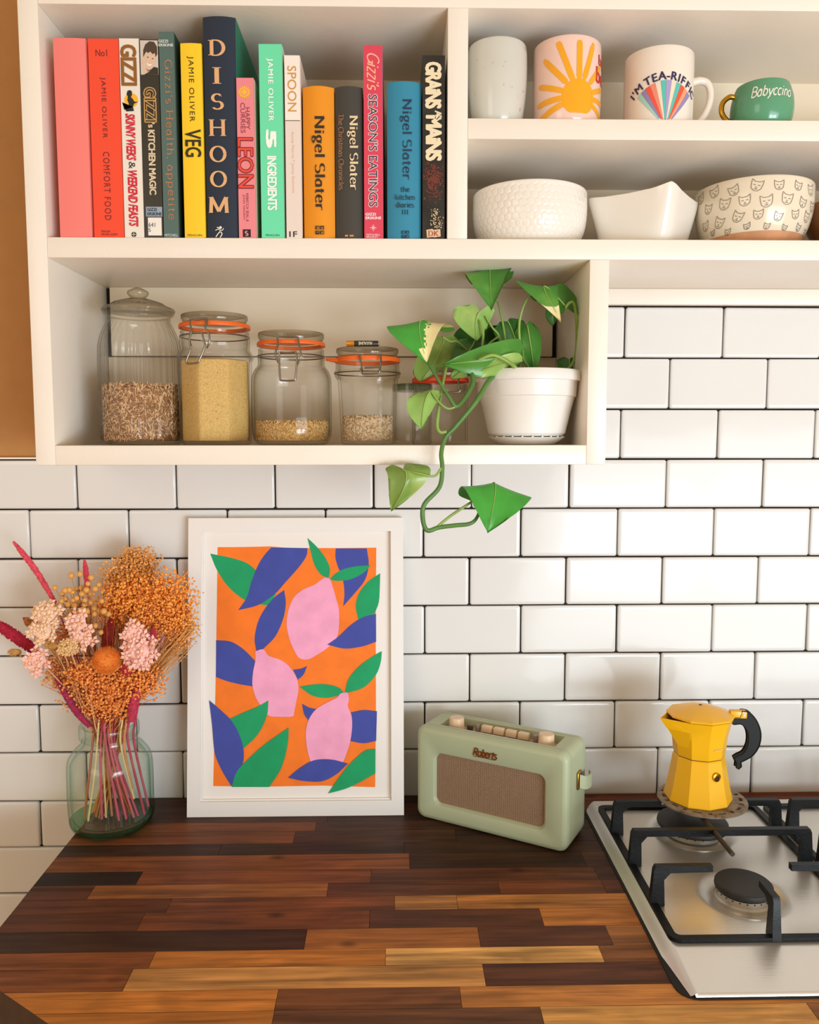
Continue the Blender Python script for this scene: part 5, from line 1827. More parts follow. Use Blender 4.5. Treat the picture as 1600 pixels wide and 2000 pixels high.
for i, (h, segs) in enumerate(ART):
    P = shape2d(segs, 5)
    uv = [fuv(350 + p[0] / 3.2267, 1000 + p[1] / 3.2267) for p in P]
    # the sheet lies behind the frame's front: seen from the photo's distance it shrinks by that depth
    V = [fo + X3 * u + fv * v + fn * (-.0084 + .00006 * (i + 1)) for u, v in uv]
    nm = {G: 'printed_leaf', Bl: 'printed_leaf', Pk: 'printed_lemon', Og: 'printed_ground'}[h]
    MB().add(V, [tuple(range(len(V)))]).build(nm, mat('gouache_' + h.strip('#'), h, .75, var=(40, .07)), fr, smooth=None)

# ================================================================== GLASS VASE AND DRIED FLOWERS
VC = np.array([-.4665, -.0935, .9004])
vs = thing('glass_vase', 'thick greenish recycled glass jar vase holding the dried flowers', 'vase', VC)
zv = lambda y: at(225, y, VC[1])[2] - VC[2]
ztop = zv(1412)
o_ = [(0, 0), (.047, 0), (.0545, .003), (.0590, .010), (.0605, .022), (.0607, .060), (.0603, ztop - .062), (.0575, ztop - .049), (.0500, ztop - .038), (.0430, ztop - .031), (.0395, ztop - .026), (.0385, ztop - .0215), (.0400, ztop - .0195), (.0422, ztop - .017), (.0424, ztop - .004), (.0412, ztop - .0005), (.0395, ztop)]
i_ = [(.0360, ztop - .001), (.0345, ztop - .006), (.0345, ztop - .024), (.0385, ztop - .033), (.0460, ztop - .042), (.0535, ztop - .054), (.0560, ztop - .066), (.0562, .030), (.0535, .017), (.0450, .0125), (0, .0115)]
wob = lambda t, r, z: r * (1 + .006 * math.sin(3 * t + 40 * z) + .004 * math.sin(7 * t - 90 * z))
od = [o_[0]] + [tuple(p) for p in spline(o_[1:], 4)]
MB().add(*lathe(od + [tuple(p) for p in spline(i_, 3)], VC, 96, wob)).build('body', glass('green_glass', '#fcfffd', '#6fbd9d', .035, bump=(60, .05), rough=.06, epow=4.5), vs, smooth=70)
# the thick base shows as solid green
MB().add(*lathe([(.044, .0007), (.0475, .0006), (.0540, .0036), (.0582, .0100), (.0590, .0145)], VC, 64)).build('thick_base', glass('green_glass_base', '#97d6b8', '#3f9a72', .03, bump=(60, .2), epow=1.5), vs, smooth=60)

NK = VC + Z3 * (ztop - .014)
rf_ = random.Random(11)


def head(x, y, Y):
    return at(x, y, Y)


def stem_path(hd, spread=.030, start=None):
    """from the bottom of the vase through its neck to a flower head"""
    d = hd - NK
    a = math.atan2(d[1], d[0])
    q = rf_.random()
    nk = NK + np.array([math.cos(a), math.sin(a), 0]) * .026 * min(1, .3 + .7 * q) * min(1, np.hypot(d[0], d[1]) / .06)
    bt = VC + np.array([-math.cos(a) * spread * rf_.uniform(.2, 1.1), -math.sin(a) * spread * rf_.uniform(.2, 1.0), .0135 + .006 * rf_.random()])
    m = nk + (hd - nk) * .5 + Z3 * .010 * np.linalg.norm(d[:2]) / .1
    return spline([bt, nk, m, hd], 6)


def flower(name, label, cat, hd, stemhex, r=.0011, n_stems=1, group='dried flowers in the glass vase'):
    t = thing(name, label, cat, VC + Z3 * .0136, group)
    for _ in range(n_stems):
        P = stem_path(hd + np.array([rf_.gauss(0, .004), rf_.gauss(0, .004), 0]) * (n_stems > 1))
        MB().add(*tube(P, r, 6)).build('stem', mat('stem_' + stemhex.strip('#'), stemhex, .7), t, smooth=70)
    return t


def spray(label, blobs, h1, h2, count, size, stemhex, seed, nst=60):
    rnd = random.Random(seed)
    hd = head(*blobs[0][:3])
    t = flower('dried_gypsophila', label, 'dried flower', hd, stemhex, .0009, 8)
    b, s = MB(), MB()
    tot = sum(q[3] * q[4] for q in blobs)
    for (x, y, Y, rx, ry) in blobs:
        k = pxm(Y)
        c = head(x, y, Y)
        n = int(count * rx * ry / tot)
        for i in range(n):
            while True:
                p = np.array([rnd.gauss(0, .50), rnd.gauss(0, .5), rnd.gauss(0, .50)])
                if np.dot(p, p) < 1.75: break
            e = c + p * np.array([rx * k, min(rx, ry) * k * .55, ry * k])
            e[1] = min(e[1], -.012)
            V, F = ico(e, size * rnd.uniform(.55, 1.25))
            V = np.array(V); V[:, 2] = e[2] + (V[:, 2] - e[2]) * rnd.uniform(.8, 1.3)
            b.add(V, F if rnd.random() < .35 else F[::1], 0 if rnd.random() < .55 else 1)
            if i % max(1, n * len(blobs) // nst) == 0:
                a = NK + np.array([rnd.gauss(0, .010), rnd.gauss(0, .008), rnd.uniform(.0, .02)])
                if rnd.random() < .5: a = a + (e - a) * rnd.uniform(.3, .6) + np.array([rnd.gauss(0, .004), rnd.gauss(0, .004), 0])
                m = a + (e - a) * .55 + np.array([rnd.gauss(0, .004), rnd.gauss(0, .003), .004])
                s.add(*tube(spline([a, m, e], 3), [.0005, .0003], 4))
    o = b.build('blossoms', [mat('gyp_' + h1.strip('#'), h1, .8), mat('gyp_' + h2.strip('#'), h2, .8)], t, smooth=60); o['kind'] = 'stuff'
    o = s.build('twigs', mat('stem_' + stemhex.strip('#'), stemhex, .7), t, smooth=70); o['kind'] = 'stuff'
    return t


spray('tan-orange cloud of tiny dried blossoms, the topmost spray in the vase', [(268, 1098, -.070, 40, 30), (240, 1130, -.072, 42, 34), (278, 1136, -.070, 34, 34)], '#f3b566', '#e09c4e', 2600, .0017, '#cf9148', 1)
spray('bright orange spray of tiny dried blossoms spreading over the picture frame', [(330, 1165, -.105, 52, 46), (275, 1170, -.095, 60, 46), (350, 1215, -.105, 34, 44), (318, 1210, -.100, 50, 40), (225, 1180, -.085, 44, 44)], '#ffb352', '#f59a3a', 4300, .0018, '#d8703a', 2, 150)
spray('low orange spray of small blossoms just above the vase mouth', [(225, 1345, -.125, 52, 38), (180, 1318, -.125, 46, 34), (280, 1328, -.120, 42, 36), (215, 1380, -.118, 42, 24), (235, 1310, -.120, 40, 26)], '#fbaa55', '#e98b40', 3000, .0019, '#d5663a', 3, 170)
spray('rust-coloured feathery spray on the vase side away from the frame', [(120, 1320, -.100, 40, 26), (150, 1345, -.105, 40, 38), (115, 1290, -.095, 36, 26), (175, 1375, -.108, 30, 26), (140, 1235, -.085, 60, 40)], '#e59048', '#f0b066', 1900, .0017, '#c9603a', 4, 150)
spray('sparse wispy twigs with a few pale orange blossoms beside the frame', [(372, 1225, -.112, 22, 36), (350, 1262, -.110, 28, 30), (300, 1290, -.105, 34, 40)], '#e6ab66', '#d8954a', 380, .0013, '#dca35e', 5, 150)


def spike(label, pts, r, h, seed, stemhex='#b5405a'):
    rnd = random.Random(seed)
    P = [head(*p) for p in pts]
    t = flower('dried_amaranth', label, 'dried flower', P[0], stemhex, .0012)
    S = spline(P, 14)
    b = MB()
    R0 = [r * (math.sin(math.pi * min(1, (i / (len(S) - 1)) * .86 + .14)) ** .5) for i in range(len(S))]
    b.add(*tube(S, [x * .85 + .0003 for x in R0], 9))
    L = len(S)
    n = int(700 * r / .004)
    for _ in range(n):
        q = rnd.uniform(0, L - 1.01); i = int(q)
        p = S[i] + (S[i + 1] - S[i]) * (q - i)
        tt = S[i + 1] - S[i]; tt /= np.linalg.norm(tt)
        a = np.array([rnd.gauss(0, 1) for _ in range(3)]); a -= tt * np.dot(a, tt); a /= np.linalg.norm(a)
        b.add(*ico(p + a * R0[i] * rnd.uniform(.8, 1.05), rnd.uniform(.0006, .0011)))
    b.build('flower_spike', mat('spike_' + h.strip('#'), h, .85, var=(200, .2)), t, smooth=60)


spike('long thin coral pink flower spike leaning outward, with the highest tip of the spikes', [(108, 1178, -.090), (75, 1122, -.090), (48, 1085, -.090), (26, 1058, -.090)], .0042, '#dd4f5f', 1)
spike('short upright coral pink flower spike behind the berries', [(172, 1160, -.072), (169, 1125, -.072), (165, 1094, -.072)], .0038, '#d8485c', 2)
spike('thick crimson flower spike drooping sideways, cut by the picture edge', [(75, 1275, -.085), (40, 1250, -.085), (8, 1228, -.085), (-24, 1208, -.085)], .0085, '#b81f3c', 3)
spike('dark magenta fuzzy spike running down to the vase lip', [(175, 1418, -.110), (150, 1390, -.115), (128, 1355, -.115), (108, 1322, -.110)], .0050, '#a1284f', 4)
spike('crimson feathery plume low in the bouquet on the frame side', [(258, 1408, -.120), (262, 1370, -.125), (272, 1335, -.125)], .0070, '#c23a55', 5)
spike('dark red plume deep in the middle of the bouquet', [(205, 1290, -.095), (212, 1240, -.095), (222, 1205, -.095)], .0085, '#a8362c', 6)

# berries
t = flower('dried_berry_sprig', 'bunch of round tan berries on thin stalks above the pale flowers', 'dried berries', head(165, 1190, -.095), '#b97a3c', .0010, 3)
BER = mat('tan_berry', '#dda353', .45, var=(200, .12))
V, F = sphere((0, 0, 0), 1.0, 10, 7)
bme = bpy.data.meshes.new('berry')
bme.from_pydata(np.array(V).tolist(), [], F); bme.materials.append(BER)
bme.polygons.foreach_set('use_smooth', [True] * len(bme.polygons))
rb = random.Random(8)
bpx = [(139, 1124), (156, 1121), (107, 1148), (122, 1160), (128, 1170), (112, 1184), (178, 1128), (172, 1140), (150, 1168), (160, 1160), (142, 1157), (135, 1152), (127, 1153), (120, 1174), (133, 1181), (143, 1172), (155, 1177), (166, 1172), (176, 1160), (169, 1152), (160, 1148), (150, 1150), (146, 1183), (161, 1191), (170, 1194), (184, 1188), (192, 1192), (199, 1174), (184, 1199), (203, 1194), (212, 1199), (197, 1235), (186, 1222), (153, 1196), (137, 1195), (123, 1190), (165, 1182), (176, 1176), (186, 1150), (193, 1142)]
tw = MB()
for (x, y) in bpx:
    p = head(x, y, -.112 + rb.uniform(-.012, .012))
    o = bpy.data.objects.new('berry', bme); COL.objects.link(o); o.parent = t
    o.location = tuple(p - ORG[t.name]); o.scale = (.0042 * rb.uniform(.85, 1.12),) * 3
    a = head(175 + (x - 165) * .25, 1250, -.10)
    tw.add(*tube(spline([a, a + (p - a) * .6 + Z3 * .002, p], 3), .0004, 4))
o = tw.build('stalks', mat('stem_b97a3c', '#b97a3c', .7), t, smooth=60); o['kind'] = 'stuff'


def floret(b, c, s, rnd, mi=0):
    nrm = np.array([rnd.gauss(0, .45), -1, rnd.gauss(.25, .45)]); nrm /= np.linalg.norm(nrm)
    u = np.cross(nrm, Z3); u /= np.linalg.norm(u); v = np.cross(nrm, u)
    a0 = rnd.uniform(0, 6.28)
    for k in range(5):
        a = a0 + 2 * math.pi * k / 5
        d = u * math.cos(a) + v * math.sin(a); e = -u * math.sin(a) + v * math.cos(a)
        m = c + d * s * .58
        V = [m + d * s * .5, m - d * s * .5, m + e * s * .36, m - e * s * .36, m + nrm * s * .30, m - nrm * s * .18]
        b.add(V, [(0, 2, 4), (2, 1, 4), (1, 3, 4), (3, 0, 4), (2, 0, 5), (1, 2, 5), (3, 1, 5), (0, 3, 5)], mi)
    b.add(*ico(c + nrm * s * .18, s * .30), 1)


def cluster(label, blobs, s, h, hc, n, seed, stemhex='#d7a36f'):
    rnd = random.Random(seed)
    t = flower('dried_flower_head', label, 'dried flower', head(*blobs[0][:3]), stemhex, .0011)
    b = MB()
    tot = sum(q[3] * q[4] for q in blobs)
    for (x, y, Y, rx, ry) in blobs:
        k = pxm(Y); c = head(x, y, Y)
        b.add(*sphere(c, 1, 12, 8, (rx * k * .72, rx * k * .55, ry * k * .72)))
        m = int(n * rx * ry / tot)
        for i in range(m):
            q = (i + .5) / m * .62
            phi = math.acos(1 - 2 * q); th_ = i * 2.39996
            d = np.array([math.sin(phi) * math.cos(th_), -math.cos(phi), math.sin(phi) * math.sin(th_)])
            p = c + d * np.array([rx * k, rx * k * .75, ry * k]) * rnd.uniform(.84, 1.03)
            floret(b, p, s * rnd.uniform(.8, 1.15), rnd)
    o = b.build('florets', [mat('floret_' + h.strip('#'), h, .7, var=(120, .06)), mat('floret_' + hc.strip('#'), hc, .7)], t, smooth=None); o['kind'] = 'stuff'


cluster('pale cream-pink flower cluster standing highest, beside the drooping crimson spike', [(92, 1200, -.130, 25, 26), (84, 1232, -.128, 24, 26)], .0084, '#f6d3b4', '#eec592', 24, 1)
cluster('blush pink flower cluster in the middle under the berries', [(152, 1215, -.135, 22, 24), (165, 1245, -.135, 20, 18)], .0092, '#f8cdbd', '#f0b890', 15, 2)
cluster('largest blush pink flower cluster next to the orange thistle', [(262, 1238, -.140, 22, 22), (273, 1272, -.142, 32, 34)], .0090, '#f9cabd', '#f2b49c', 26, 3)
cluster('small loose blush pink cluster hanging lowest at the bouquet edge', [(74, 1288, -.125, 22, 20), (68, 1303, -.125, 20, 12)], .0090, '#f8cabb', '#f0b890', 11, 4)
cluster('small yellowish cluster of buds left of the thistle', [(134, 1264, -.138, 18, 14)], .0054, '#ecc892', '#dda75f', 20, 5)

# thistle ball
rt = random.Random(21)
ct_ = head(208, 1290, -.148)
t = flower('dried_thistle', 'fuzzy round orange thistle ball at the front of the bouquet', 'dried flower', ct_ + np.array([0, .01, -.005]), '#c9883f', .0013)
b = MB(); b.add(*sphere(ct_, .0165, 20, 14))
for i in range(1500):
    d = np.array([rt.gauss(0, 1) for _ in range(3)]); d /= np.linalg.norm(d)
    e = np.cross(d, [rt.gauss(0, 1), rt.gauss(0, 1), .3]); e /= np.linalg.norm(e); f = np.cross(d, e)
    L = .0165 + .0045 * rt.uniform(.6, 1.15) + (.003 if rt.random() < .03 else 0)
    w = .00036
    b.add([ct_ + d * .0155 + e * w, ct_ + d * .0155 - e * w * .5 + f * w * .86, ct_ + d * .0155 - e * w * .5 - f * w * .86, ct_ + d * L], [(0, 1, 3), (1, 2, 3), (2, 0, 3)])
b.build('ball', mat('thistle_orange', '#e5812a', .8, var=(80, .12)), t, smooth=60)


def tail(label, x, y, Y, rx, ry, ang, h, seed):
    rnd = random.Random(seed)
    k = pxm(Y); c = head(x, y, Y)
    t = flower('dried_grass_head', label, 'dried grass', c, '#c9a067', .0008)
    b = MB()
    ca, sa = math.cos(ang), math.sin(ang)
    rot = lambda p: np.array([p[0] * ca - p[2] * sa, p[1], p[0] * sa + p[2] * ca])
    for i in range(240):
        d = np.array([rnd.gauss(0, 1) for _ in range(3)]); d /= np.linalg.norm(d)
        p0 = d * np.array([rx * k * .8, ry * k * .8, ry * k * .8]); p1 = p0 * 1.15 + np.array([rx * k * .22, 0, 0])
        e = np.cross(d, [.3, .2, .9]); e /= np.linalg.norm(e); f = np.cross(d, e); w = .0007
        b.add([c + rot(p0 + e * w), c + rot(p0 - e * w), c + rot(p0 + f * w), c + rot(p1)], [(0, 2, 3), (2, 1, 3), (1, 0, 3)])
    b.add(*sphere(c, 1, 10, 8, (rx * k * .8, ry * k * .7, ry * k * .7)))
    b.build('seed_head', mat('seedhead_' + h.strip('#'), h, .85, var=(200, .2)), t, smooth=50)


tail('tan bunny-tail grass head poking out below the crimson spike', 30, 1274, -.115, 15, 9, math.pi, '#c99a56', 1)
tail('ochre bunny-tail grass head between the pale clusters', 104, 1262, -.135, 16, 10, math.pi * .85, '#bf8c45', 2)
tail('brown bunny-tail grass head above the small loose cluster', 58, 1218, -.110, 13, 9, math.pi * .7, '#b5793c', 3)


def dleaf(label, x0, y0, x1, y1, Y, w, h):
    p, q = head(x0, y0, Y), head(x1, y1, Y)
    t = flower('dried_leaf', label, 'dried leaf', p, '#8c2438', .0008)
    d = q - p; n = np.cross(d / np.linalg.norm(d), Y3)
    b = MB()
    k = pxm(Y) * w
    up = []
    for i in range(9):
        s_ = i / 8
        wd = k * math.sin(math.pi * min(.999, s_ * .96 + .04)) ** .8
        m = p + d * s_
        up.append([m + n * wd, m - Y3 * .0012 * math.sin(math.pi * s_), m - n * wd])
    V = [v for r_ in up for v in r_]; V += [v + Y3 * .0005 for v in V]
    F = [(i * 3 + j, i * 3 + j + 1, i * 3 + j + 4, i * 3 + j + 3) for i in range(8) for j in range(2)]
    F += [tuple(27 + a for a in f[::-1]) for f in F] + [(i * 3, i * 3 + 3, 30 + i * 3, 27 + i * 3) for i in range(8)] + [(i * 3 + 2, i * 3 + 5, 32 + i * 3, 29 + i * 3) for i in range(8)]
    b.add(V, F); b.build('blade', mat('crimson_leaf', '#b01f3a', .6), t, smooth=60)


dleaf('crimson leaf curling out above the drooping spike', 82, 1232, 44, 1206, -.088, 11, 0)
dleaf('crimson leaf standing behind the largest blush cluster', 288, 1275, 303, 1225, -.118, 9, 0)
dleaf('dark red leaf below the thistle ball', 236, 1322, 262, 1288, -.128, 11, 0)
# cut stalks standing loose in the vase
for i, (xa, ya, xb, yb, h) in enumerate(((186, 1500, 173, 1622, '#dcc48c'), (196, 1470, 200, 1624, '#c4556a'), (202, 1480, 208, 1622, '#dcc48c'), (207, 1455, 220, 1626, '#c98a5c'), (205, 1440, 233, 1615, '#c4556a'), (213, 1450, 247, 1612, '#c95a6a'), (220, 1460, 262, 1614, '#d0606e'), (226, 1470, 270, 1606, '#c4556a'), (236, 1455, 262, 1560, '#dcc48c'), (250, 1450, 282, 1590, '#b5405a'), (178, 1480, 165, 1600, '#b06a4a'), (262, 1450, 290, 1575, '#b5405a'), (243, 1460, 258, 1540, '#c98a5c'))):
    Y = -.118 + .005 * (i % 4)
    P = [at(xb, yb, Y), at(xa, ya, Y - .002), at(xa + (xa - xb) * .10 + 6, 1405, Y + .006)]
    P[0][2] = max(P[0][2], .9175)
    kind_ = {'#dcc48c': 'pale straw-coloured', '#c98a5c': 'tan', '#b06a4a': 'rusty brown', '#b5405a': 'crimson'}.get(h, 'pink')
    t = thing('cut_stalk', kind_ + ' bare cut stalk standing among the stems inside the glass vase', 'stalk', P[0], kind_ + ' stalks in the glass vase')
    MB().add(*tube(spline(P, 6), .0015 if h == '#dcc48c' else .0018, 7)).build('stalk', mat('stem_' + h.strip('#'), h, .7), t, smooth=60)

# ================================================================== RADIO
ra = math.radians(-30.6)
RU, RW = np.array([math.cos(ra), math.sin(ra), 0]), np.array([-math.sin(ra), math.cos(ra), 0])
FLC = np.array([-.0135, -.0790, .9004])
rw, rd_, rh = .2370, .0830, .1425
rad = thing('radio', 'pale sage green retro radio with a woven speaker grille set at an angle', 'radio', FLC + RU * rw / 2 + RW * rd_ / 2)
SAGE = mat('sage_leatherette', '#adb695', .42, bump=(500, .12), var=(12, .03))


def RL(u, z, w):
    return FLC + RU * u + RW * w + Z3 * z


def rpx(x, y):
    p = onp(x, y, FLC, RW); d = p - FLC
    return np.dot(d, RU), d[2]


def rtop(x, y):
    p = on(x, y, .9004 + rh); d = p - FLC
    return np.dot(d, RU), np.dot(d, RW)


NC = 6
g0 = [rpx(850, 1474), rpx(850, 1572), rpx(1061, 1516), rpx(1061, 1617)]
gu0, gu1 = (g0[0][0] + g0[1][0]) / 2, (g0[2][0] + g0[3][0]) / 2
gz1, gz0 = (g0[0][1] + g0[2][1]) / 2, (g0[1][1] + g0[3][1]) / 2
b = MB()
cr_ = .013


def ringpts(ins, w):
    return [RL(u, z, w) for u, z in rrect(ins, rw - ins, ins, rh - ins, cr_ - min(ins * .6, .006), NC)]


rings = [(.0075, .0), (.0040, .0009), (.0016, .0030), (.0003, .0062), (0, .0120), (0, .0138), (.0007, .0139), (.0007, .0147), (0, .0148), (0, rd_ - .0135), (.0006, rd_ - .0134), (.0006, rd_ - .0124), (0, rd_ - .0123), (0, rd_ - .006), (.0016, rd_ - .003), (.0040, rd_ - .0009), (.0075, rd_)]
V = [p for r_ in rings for p in ringpts(*r_)]
n = 4 * (NC + 1)
itop = rings.index((0, .0148))
ktop = 2 * (NC + 1) - 1 - 0            # last point of the top-right corner; next is the first of the top-left one
F = []
for a in range(len(rings) - 1):
    for k in range(n):
        if a == itop and k == 2 * (NC + 1) - 1: continue      # the flat top, opened for the control panel
        F.append((a * n + k, a * n + (k + 1) % n, (a + 1) * n + (k + 1) % n, (a + 1) * n + k))
F.append(tuple((len(rings) - 1) * n + k for k in range(n)))
base = len(V)
# front with its pocket
po = [RL(u, z, 0) for u, z in rrect(gu0 - .004, gu1 + .004, gz0 - .004, gz1 + .004, .013, NC)]
p1 = [RL(u, z, .0012) for u, z in rrect(gu0 - .0025, gu1 + .0025, gz0 - .0025, gz1 + .0025, .012, NC)]
p2 = [RL(u, z, .0065) for u, z in rrect(gu0, gu1, gz0, gz1, .010, NC)]
V += po + p1 + p2
for k in range(n):
    k2 = (k + 1) % n
    F.append((k, k2, base + k2, base + k))
    F.append((base + k, base + k2, base + n + k2, base + n + k))
    F.append((base + n + k, base + n + k2, base + 2 * n + k2, base + 2 * n + k))
# top with its recess
tl, tr = rtop(861, 1412), rtop(1111, 1441)
u0, u1, w0, w1 = .0300, rw - .0260, .0200, .0640
dz = .0130
b4 = len(V)
kt = 2 * (NC + 1) - 1
q = [itop * n + kt, itop * n + (kt + 1) % n, (itop + 1) * n + (kt + 1) % n, (itop + 1) * n + kt]
V += [RL(u1, rh, w0), RL(u0, rh, w0), RL(u0, rh, w1), RL(u1, rh, w1)]
V += [RL(u1 - .002, rh - dz, w0 + .002), RL(u0 + .002, rh - dz, w0 + .002), RL(u0 + .002, rh - dz, w1 - .002), RL(u1 - .002, rh - dz, w1 - .002)]
for k in range(4):
    k2 = (k + 1) % 4
    F.append((q[k], q[k2], b4 + k2, b4 + k))
    F.append((b4 + k, b4 + k2, b4 + 4 + k2, b4 + 4 + k))
b.add(V, F)
b.build('case', SAGE, rad, smooth=40)
# seams
for w in (.0143, rd_ - .0129):
    P = [RL(u, z, w) for u, z in rrect(.0006, rw - .0006, .0006, rh - .0006, cr_ - .0004, NC)]
    MB().add(*tube(P, .00045, 6, closed=True)).build('seam', mat('seam_dark', '#55603f', .6) if w < .05 else mat('seam_gold', '#a98a4a', .4, .5), rad, smooth=60)


def grille_mat():
    m = bpy.data.materials.new('woven_grille'); m.use_nodes = True
    nt = m.node_tree; L = nt.links; bs = nt.nodes['Principled BSDF']
    tc = nt.nodes.new('ShaderNodeTexCoord')
    mp = nt.nodes.new('ShaderNodeMapping'); mp.inputs['Rotation'].default_value = (0, 0, -ra)
    L.new(tc.outputs['Object'], mp.inputs[0])
    sx = nt.nodes.new('ShaderNodeSeparateXYZ'); L.new(mp.outputs[0], sx.inputs[0])

    def mth(op, a, b_=None):
        x = nt.nodes.new('ShaderNodeMath'); x.operation = op
        for i, v in enumerate((a, b_)):
            if v is None: continue
            if isinstance(v, (int, float)): x.inputs[i].default_value = v
            else: L.new(v, x.inputs[i])
        return x.outputs[0]
    pit = .0030
    u = mth('MULTIPLY', sx.outputs[0], 2 * math.pi / pit); z = mth('MULTIPLY', sx.outputs[2], 2 * math.pi / (pit * .95))
    s1 = mth('SINE', mth('ADD', u, z)); s2 = mth('SINE', mth('SUBTRACT', u, z))
    h = mth('MULTIPLY', s1, s2)
    r = nt.nodes.new('ShaderNodeMapRange'); r.inputs[1].default_value = -.15; r.inputs[2].default_value = .55
    L.new(h, r.inputs[0])
    mx = nt.nodes.new('ShaderNodeMix'); mx.data_type = 'RGBA'
    mx.inputs[6].default_value = lin('#55372a'); mx.inputs[7].default_value = lin('#dcb58c')
    L.new(r.outputs[0], mx.inputs[0]); L.new(mx.outputs[2], bs.inputs['Base Color'])
    bp = nt.nodes.new('ShaderNodeBump'); bp.inputs['Strength'].default_value = .6; bp.inputs['Distance'].default_value = .001
    L.new(h, bp.inputs['Height']); L.new(bp.outputs[0], bs.inputs['Normal'])
    bs.inputs['Roughness'].default_value = .6
    return m


V = [RL(u, z, .0060) for u, z in rrect(gu0 - .0005, gu1 + .0005, gz0 - .0005, gz1 + .0005, .010, NC)]
V += [RL(u, z, .0085) for u, z in rrect(gu0 - .0005, gu1 + .0005, gz0 - .0005, gz1 + .0005, .010, NC)]
F = [tuple(range(n)), tuple(range(2 * n - 1, n - 1, -1))] + [(k, k + n, (k + 1) % n + n, (k + 1) % n) for k in range(n)]
MB().add(V, F).build('speaker_grille', grille_mat(), rad, smooth=None)
# badge
a0_, a1_ = rpx(924, 1470), rpx(972, 1476)
b = MB()
g = pen2d('Roberts', .085, .05, False, .32, -.05)
place2d(b, g, RL((a0_[0] + a1_[0]) / 2, (a0_[1] + a1_[1]) / 2 + .001, 0), abs(a1_[0] - a0_[0]), .0125, RU, Z3, .0012)
b.build('badge', mat('copper_badge', '#b5652a', .3, .9), rad, smooth=None)
b = MB()
g2 = ribbon([(0, 0), (.5, .04), (1, .02)], lambda dx, dy, t: .03)
place2d(b, g2, RL((a0_[0] + a1_[0]) / 2 - .001, (a0_[1] + a1_[1]) / 2 - .0058, 0), abs(a1_[0] - a0_[0]) * .9, .0012, RU, Z3, .0012)
b.build('badge', mat('copper_badge', '#b5652a', .3, .9), rad, smooth=None)
# control panel and its knobs
PAN = mat('blush_panel', '#c9a795', .35, .2)
V = [RL(u0 + .002, rh - dz + .0003, w0 + .002), RL(u1 - .002, rh - dz + .0003, w0 + .002), RL(u1 - .002, rh - dz + .0003, w1 - .002), RL(u0 + .002, rh - dz + .0003, w1 - .002)]
V += [v + Z3 * .0012 for v in V]
MB().add(V, [(3, 2, 1, 0), (4, 5, 6, 7), (0, 1, 5, 4), (1, 2, 6, 5), (2, 3, 7, 6), (3, 0, 4, 7)]).build('control_panel', PAN, rad, smooth=None)
V = [RL(.075, rh - dz + .0016, w0 + .005), RL(.155, rh - dz + .0016, w0 + .005), RL(.155, rh - dz + .0016, w0 + .023), RL(.075, rh - dz + .0016, w0 + .023)]
V += [v + Z3 * .0006 for v in V]
MB().add(V, [(3, 2, 1, 0), (4, 5, 6, 7), (0, 1, 5, 4), (1, 2, 6, 5), (2, 3, 7, 6), (3, 0, 4, 7)]).build('display', mat('pale_display', '#d9d2cb', .2), rad, smooth=None)
KN = mat('cream_knob', '#e0c3a2', .35)
zp0 = rh - dz + .0030
for u in (.0475, .1905):
    c = RL(u, zp0, .042)
    MB().add(*lathe([(0, 0), (.0125, 0), (.0128, .002), (.0116, .0035), (.0110, .0165), (.0103, .0178), (0, .0182)], c, 40, lambda t, r, z: r * (1 + .006 * math.cos(24 * t)))).build('knob', KN, rad, smooth=40)
for k in range(4):
    u = .0945 + .0195 * k
    V, F = bevel_box(-.0085, .0085, -.0045, .0045, 0, .0105, .0018)
    V = [RL(u + x, zp0 + z, .050 + y) for x, y, z in V]
    MB().add(V, F).build('push_button', KN, rad, smooth=50)
for u in (.0790, .1715):
    MB().add(*lathe([(0, 0), (.0042, 0), (.0042, .0085), (.0036, .0096), (0, .0098)], RL(u, zp0, .050), 20)).build('round_button', mat('grey_button', '#8a7a6c', .4), rad, smooth=40)
V, F = bevel_box(-.0045, .0045, -.002, .002, 0, .0075, .0006)
MB().add([RL(.068 + x, zp0 + z, .046 + y) for x, y, z in V], F).build('slide_switch', mat('dark_switch', '#4b3a2f', .4), rad, smooth=50)
# strap on the end
V, F = bevel_box(0, .0032, -.0085, .0085, -.0125, .0125, .0015)
zs = .0905
MB().add([RL(rw + .0002 + x, zs + z, .046 + y) for x, y, z in V], F).build('strap_plate', mat('brass', '#b98a3e', .25, 1.0), rad, smooth=50)
P = [RL(rw + .004, zs + .001, .040), RL(rw + .0105, zs - .002, .046), RL(rw + .0125, zs - .004, .058), RL(rw + .0115, zs - .005, .070), RL(rw + .006, zs - .005, .079)]
b = MB()
S = spline(P, 5)
V = []
for i, p in enumerate(S):
    t = S[min(i + 1, len(S) - 1)] - S[max(0, i - 1)]; t /= np.linalg.norm(t)
    nn = np.cross(t, Z3); nn /= np.linalg.norm(nn)
    V += [p + Z3 * .0095 + nn * .0011, p - Z3 * .0095 + nn * .0011, p - Z3 * .0095 - nn * .0011, p + Z3 * .0095 - nn * .0011]
m = len(S)
F = [(4 * i + k, 4 * i + (k + 1) % 4, 4 * i + 4 + (k + 1) % 4, 4 * i + 4 + k) for i in range(m - 1) for k in range(4)] + [(3, 2, 1, 0), tuple(4 * (m - 1) + k for k in range(4))]
b.add(V, F); b.build('strap', SAGE, rad, smooth=40)

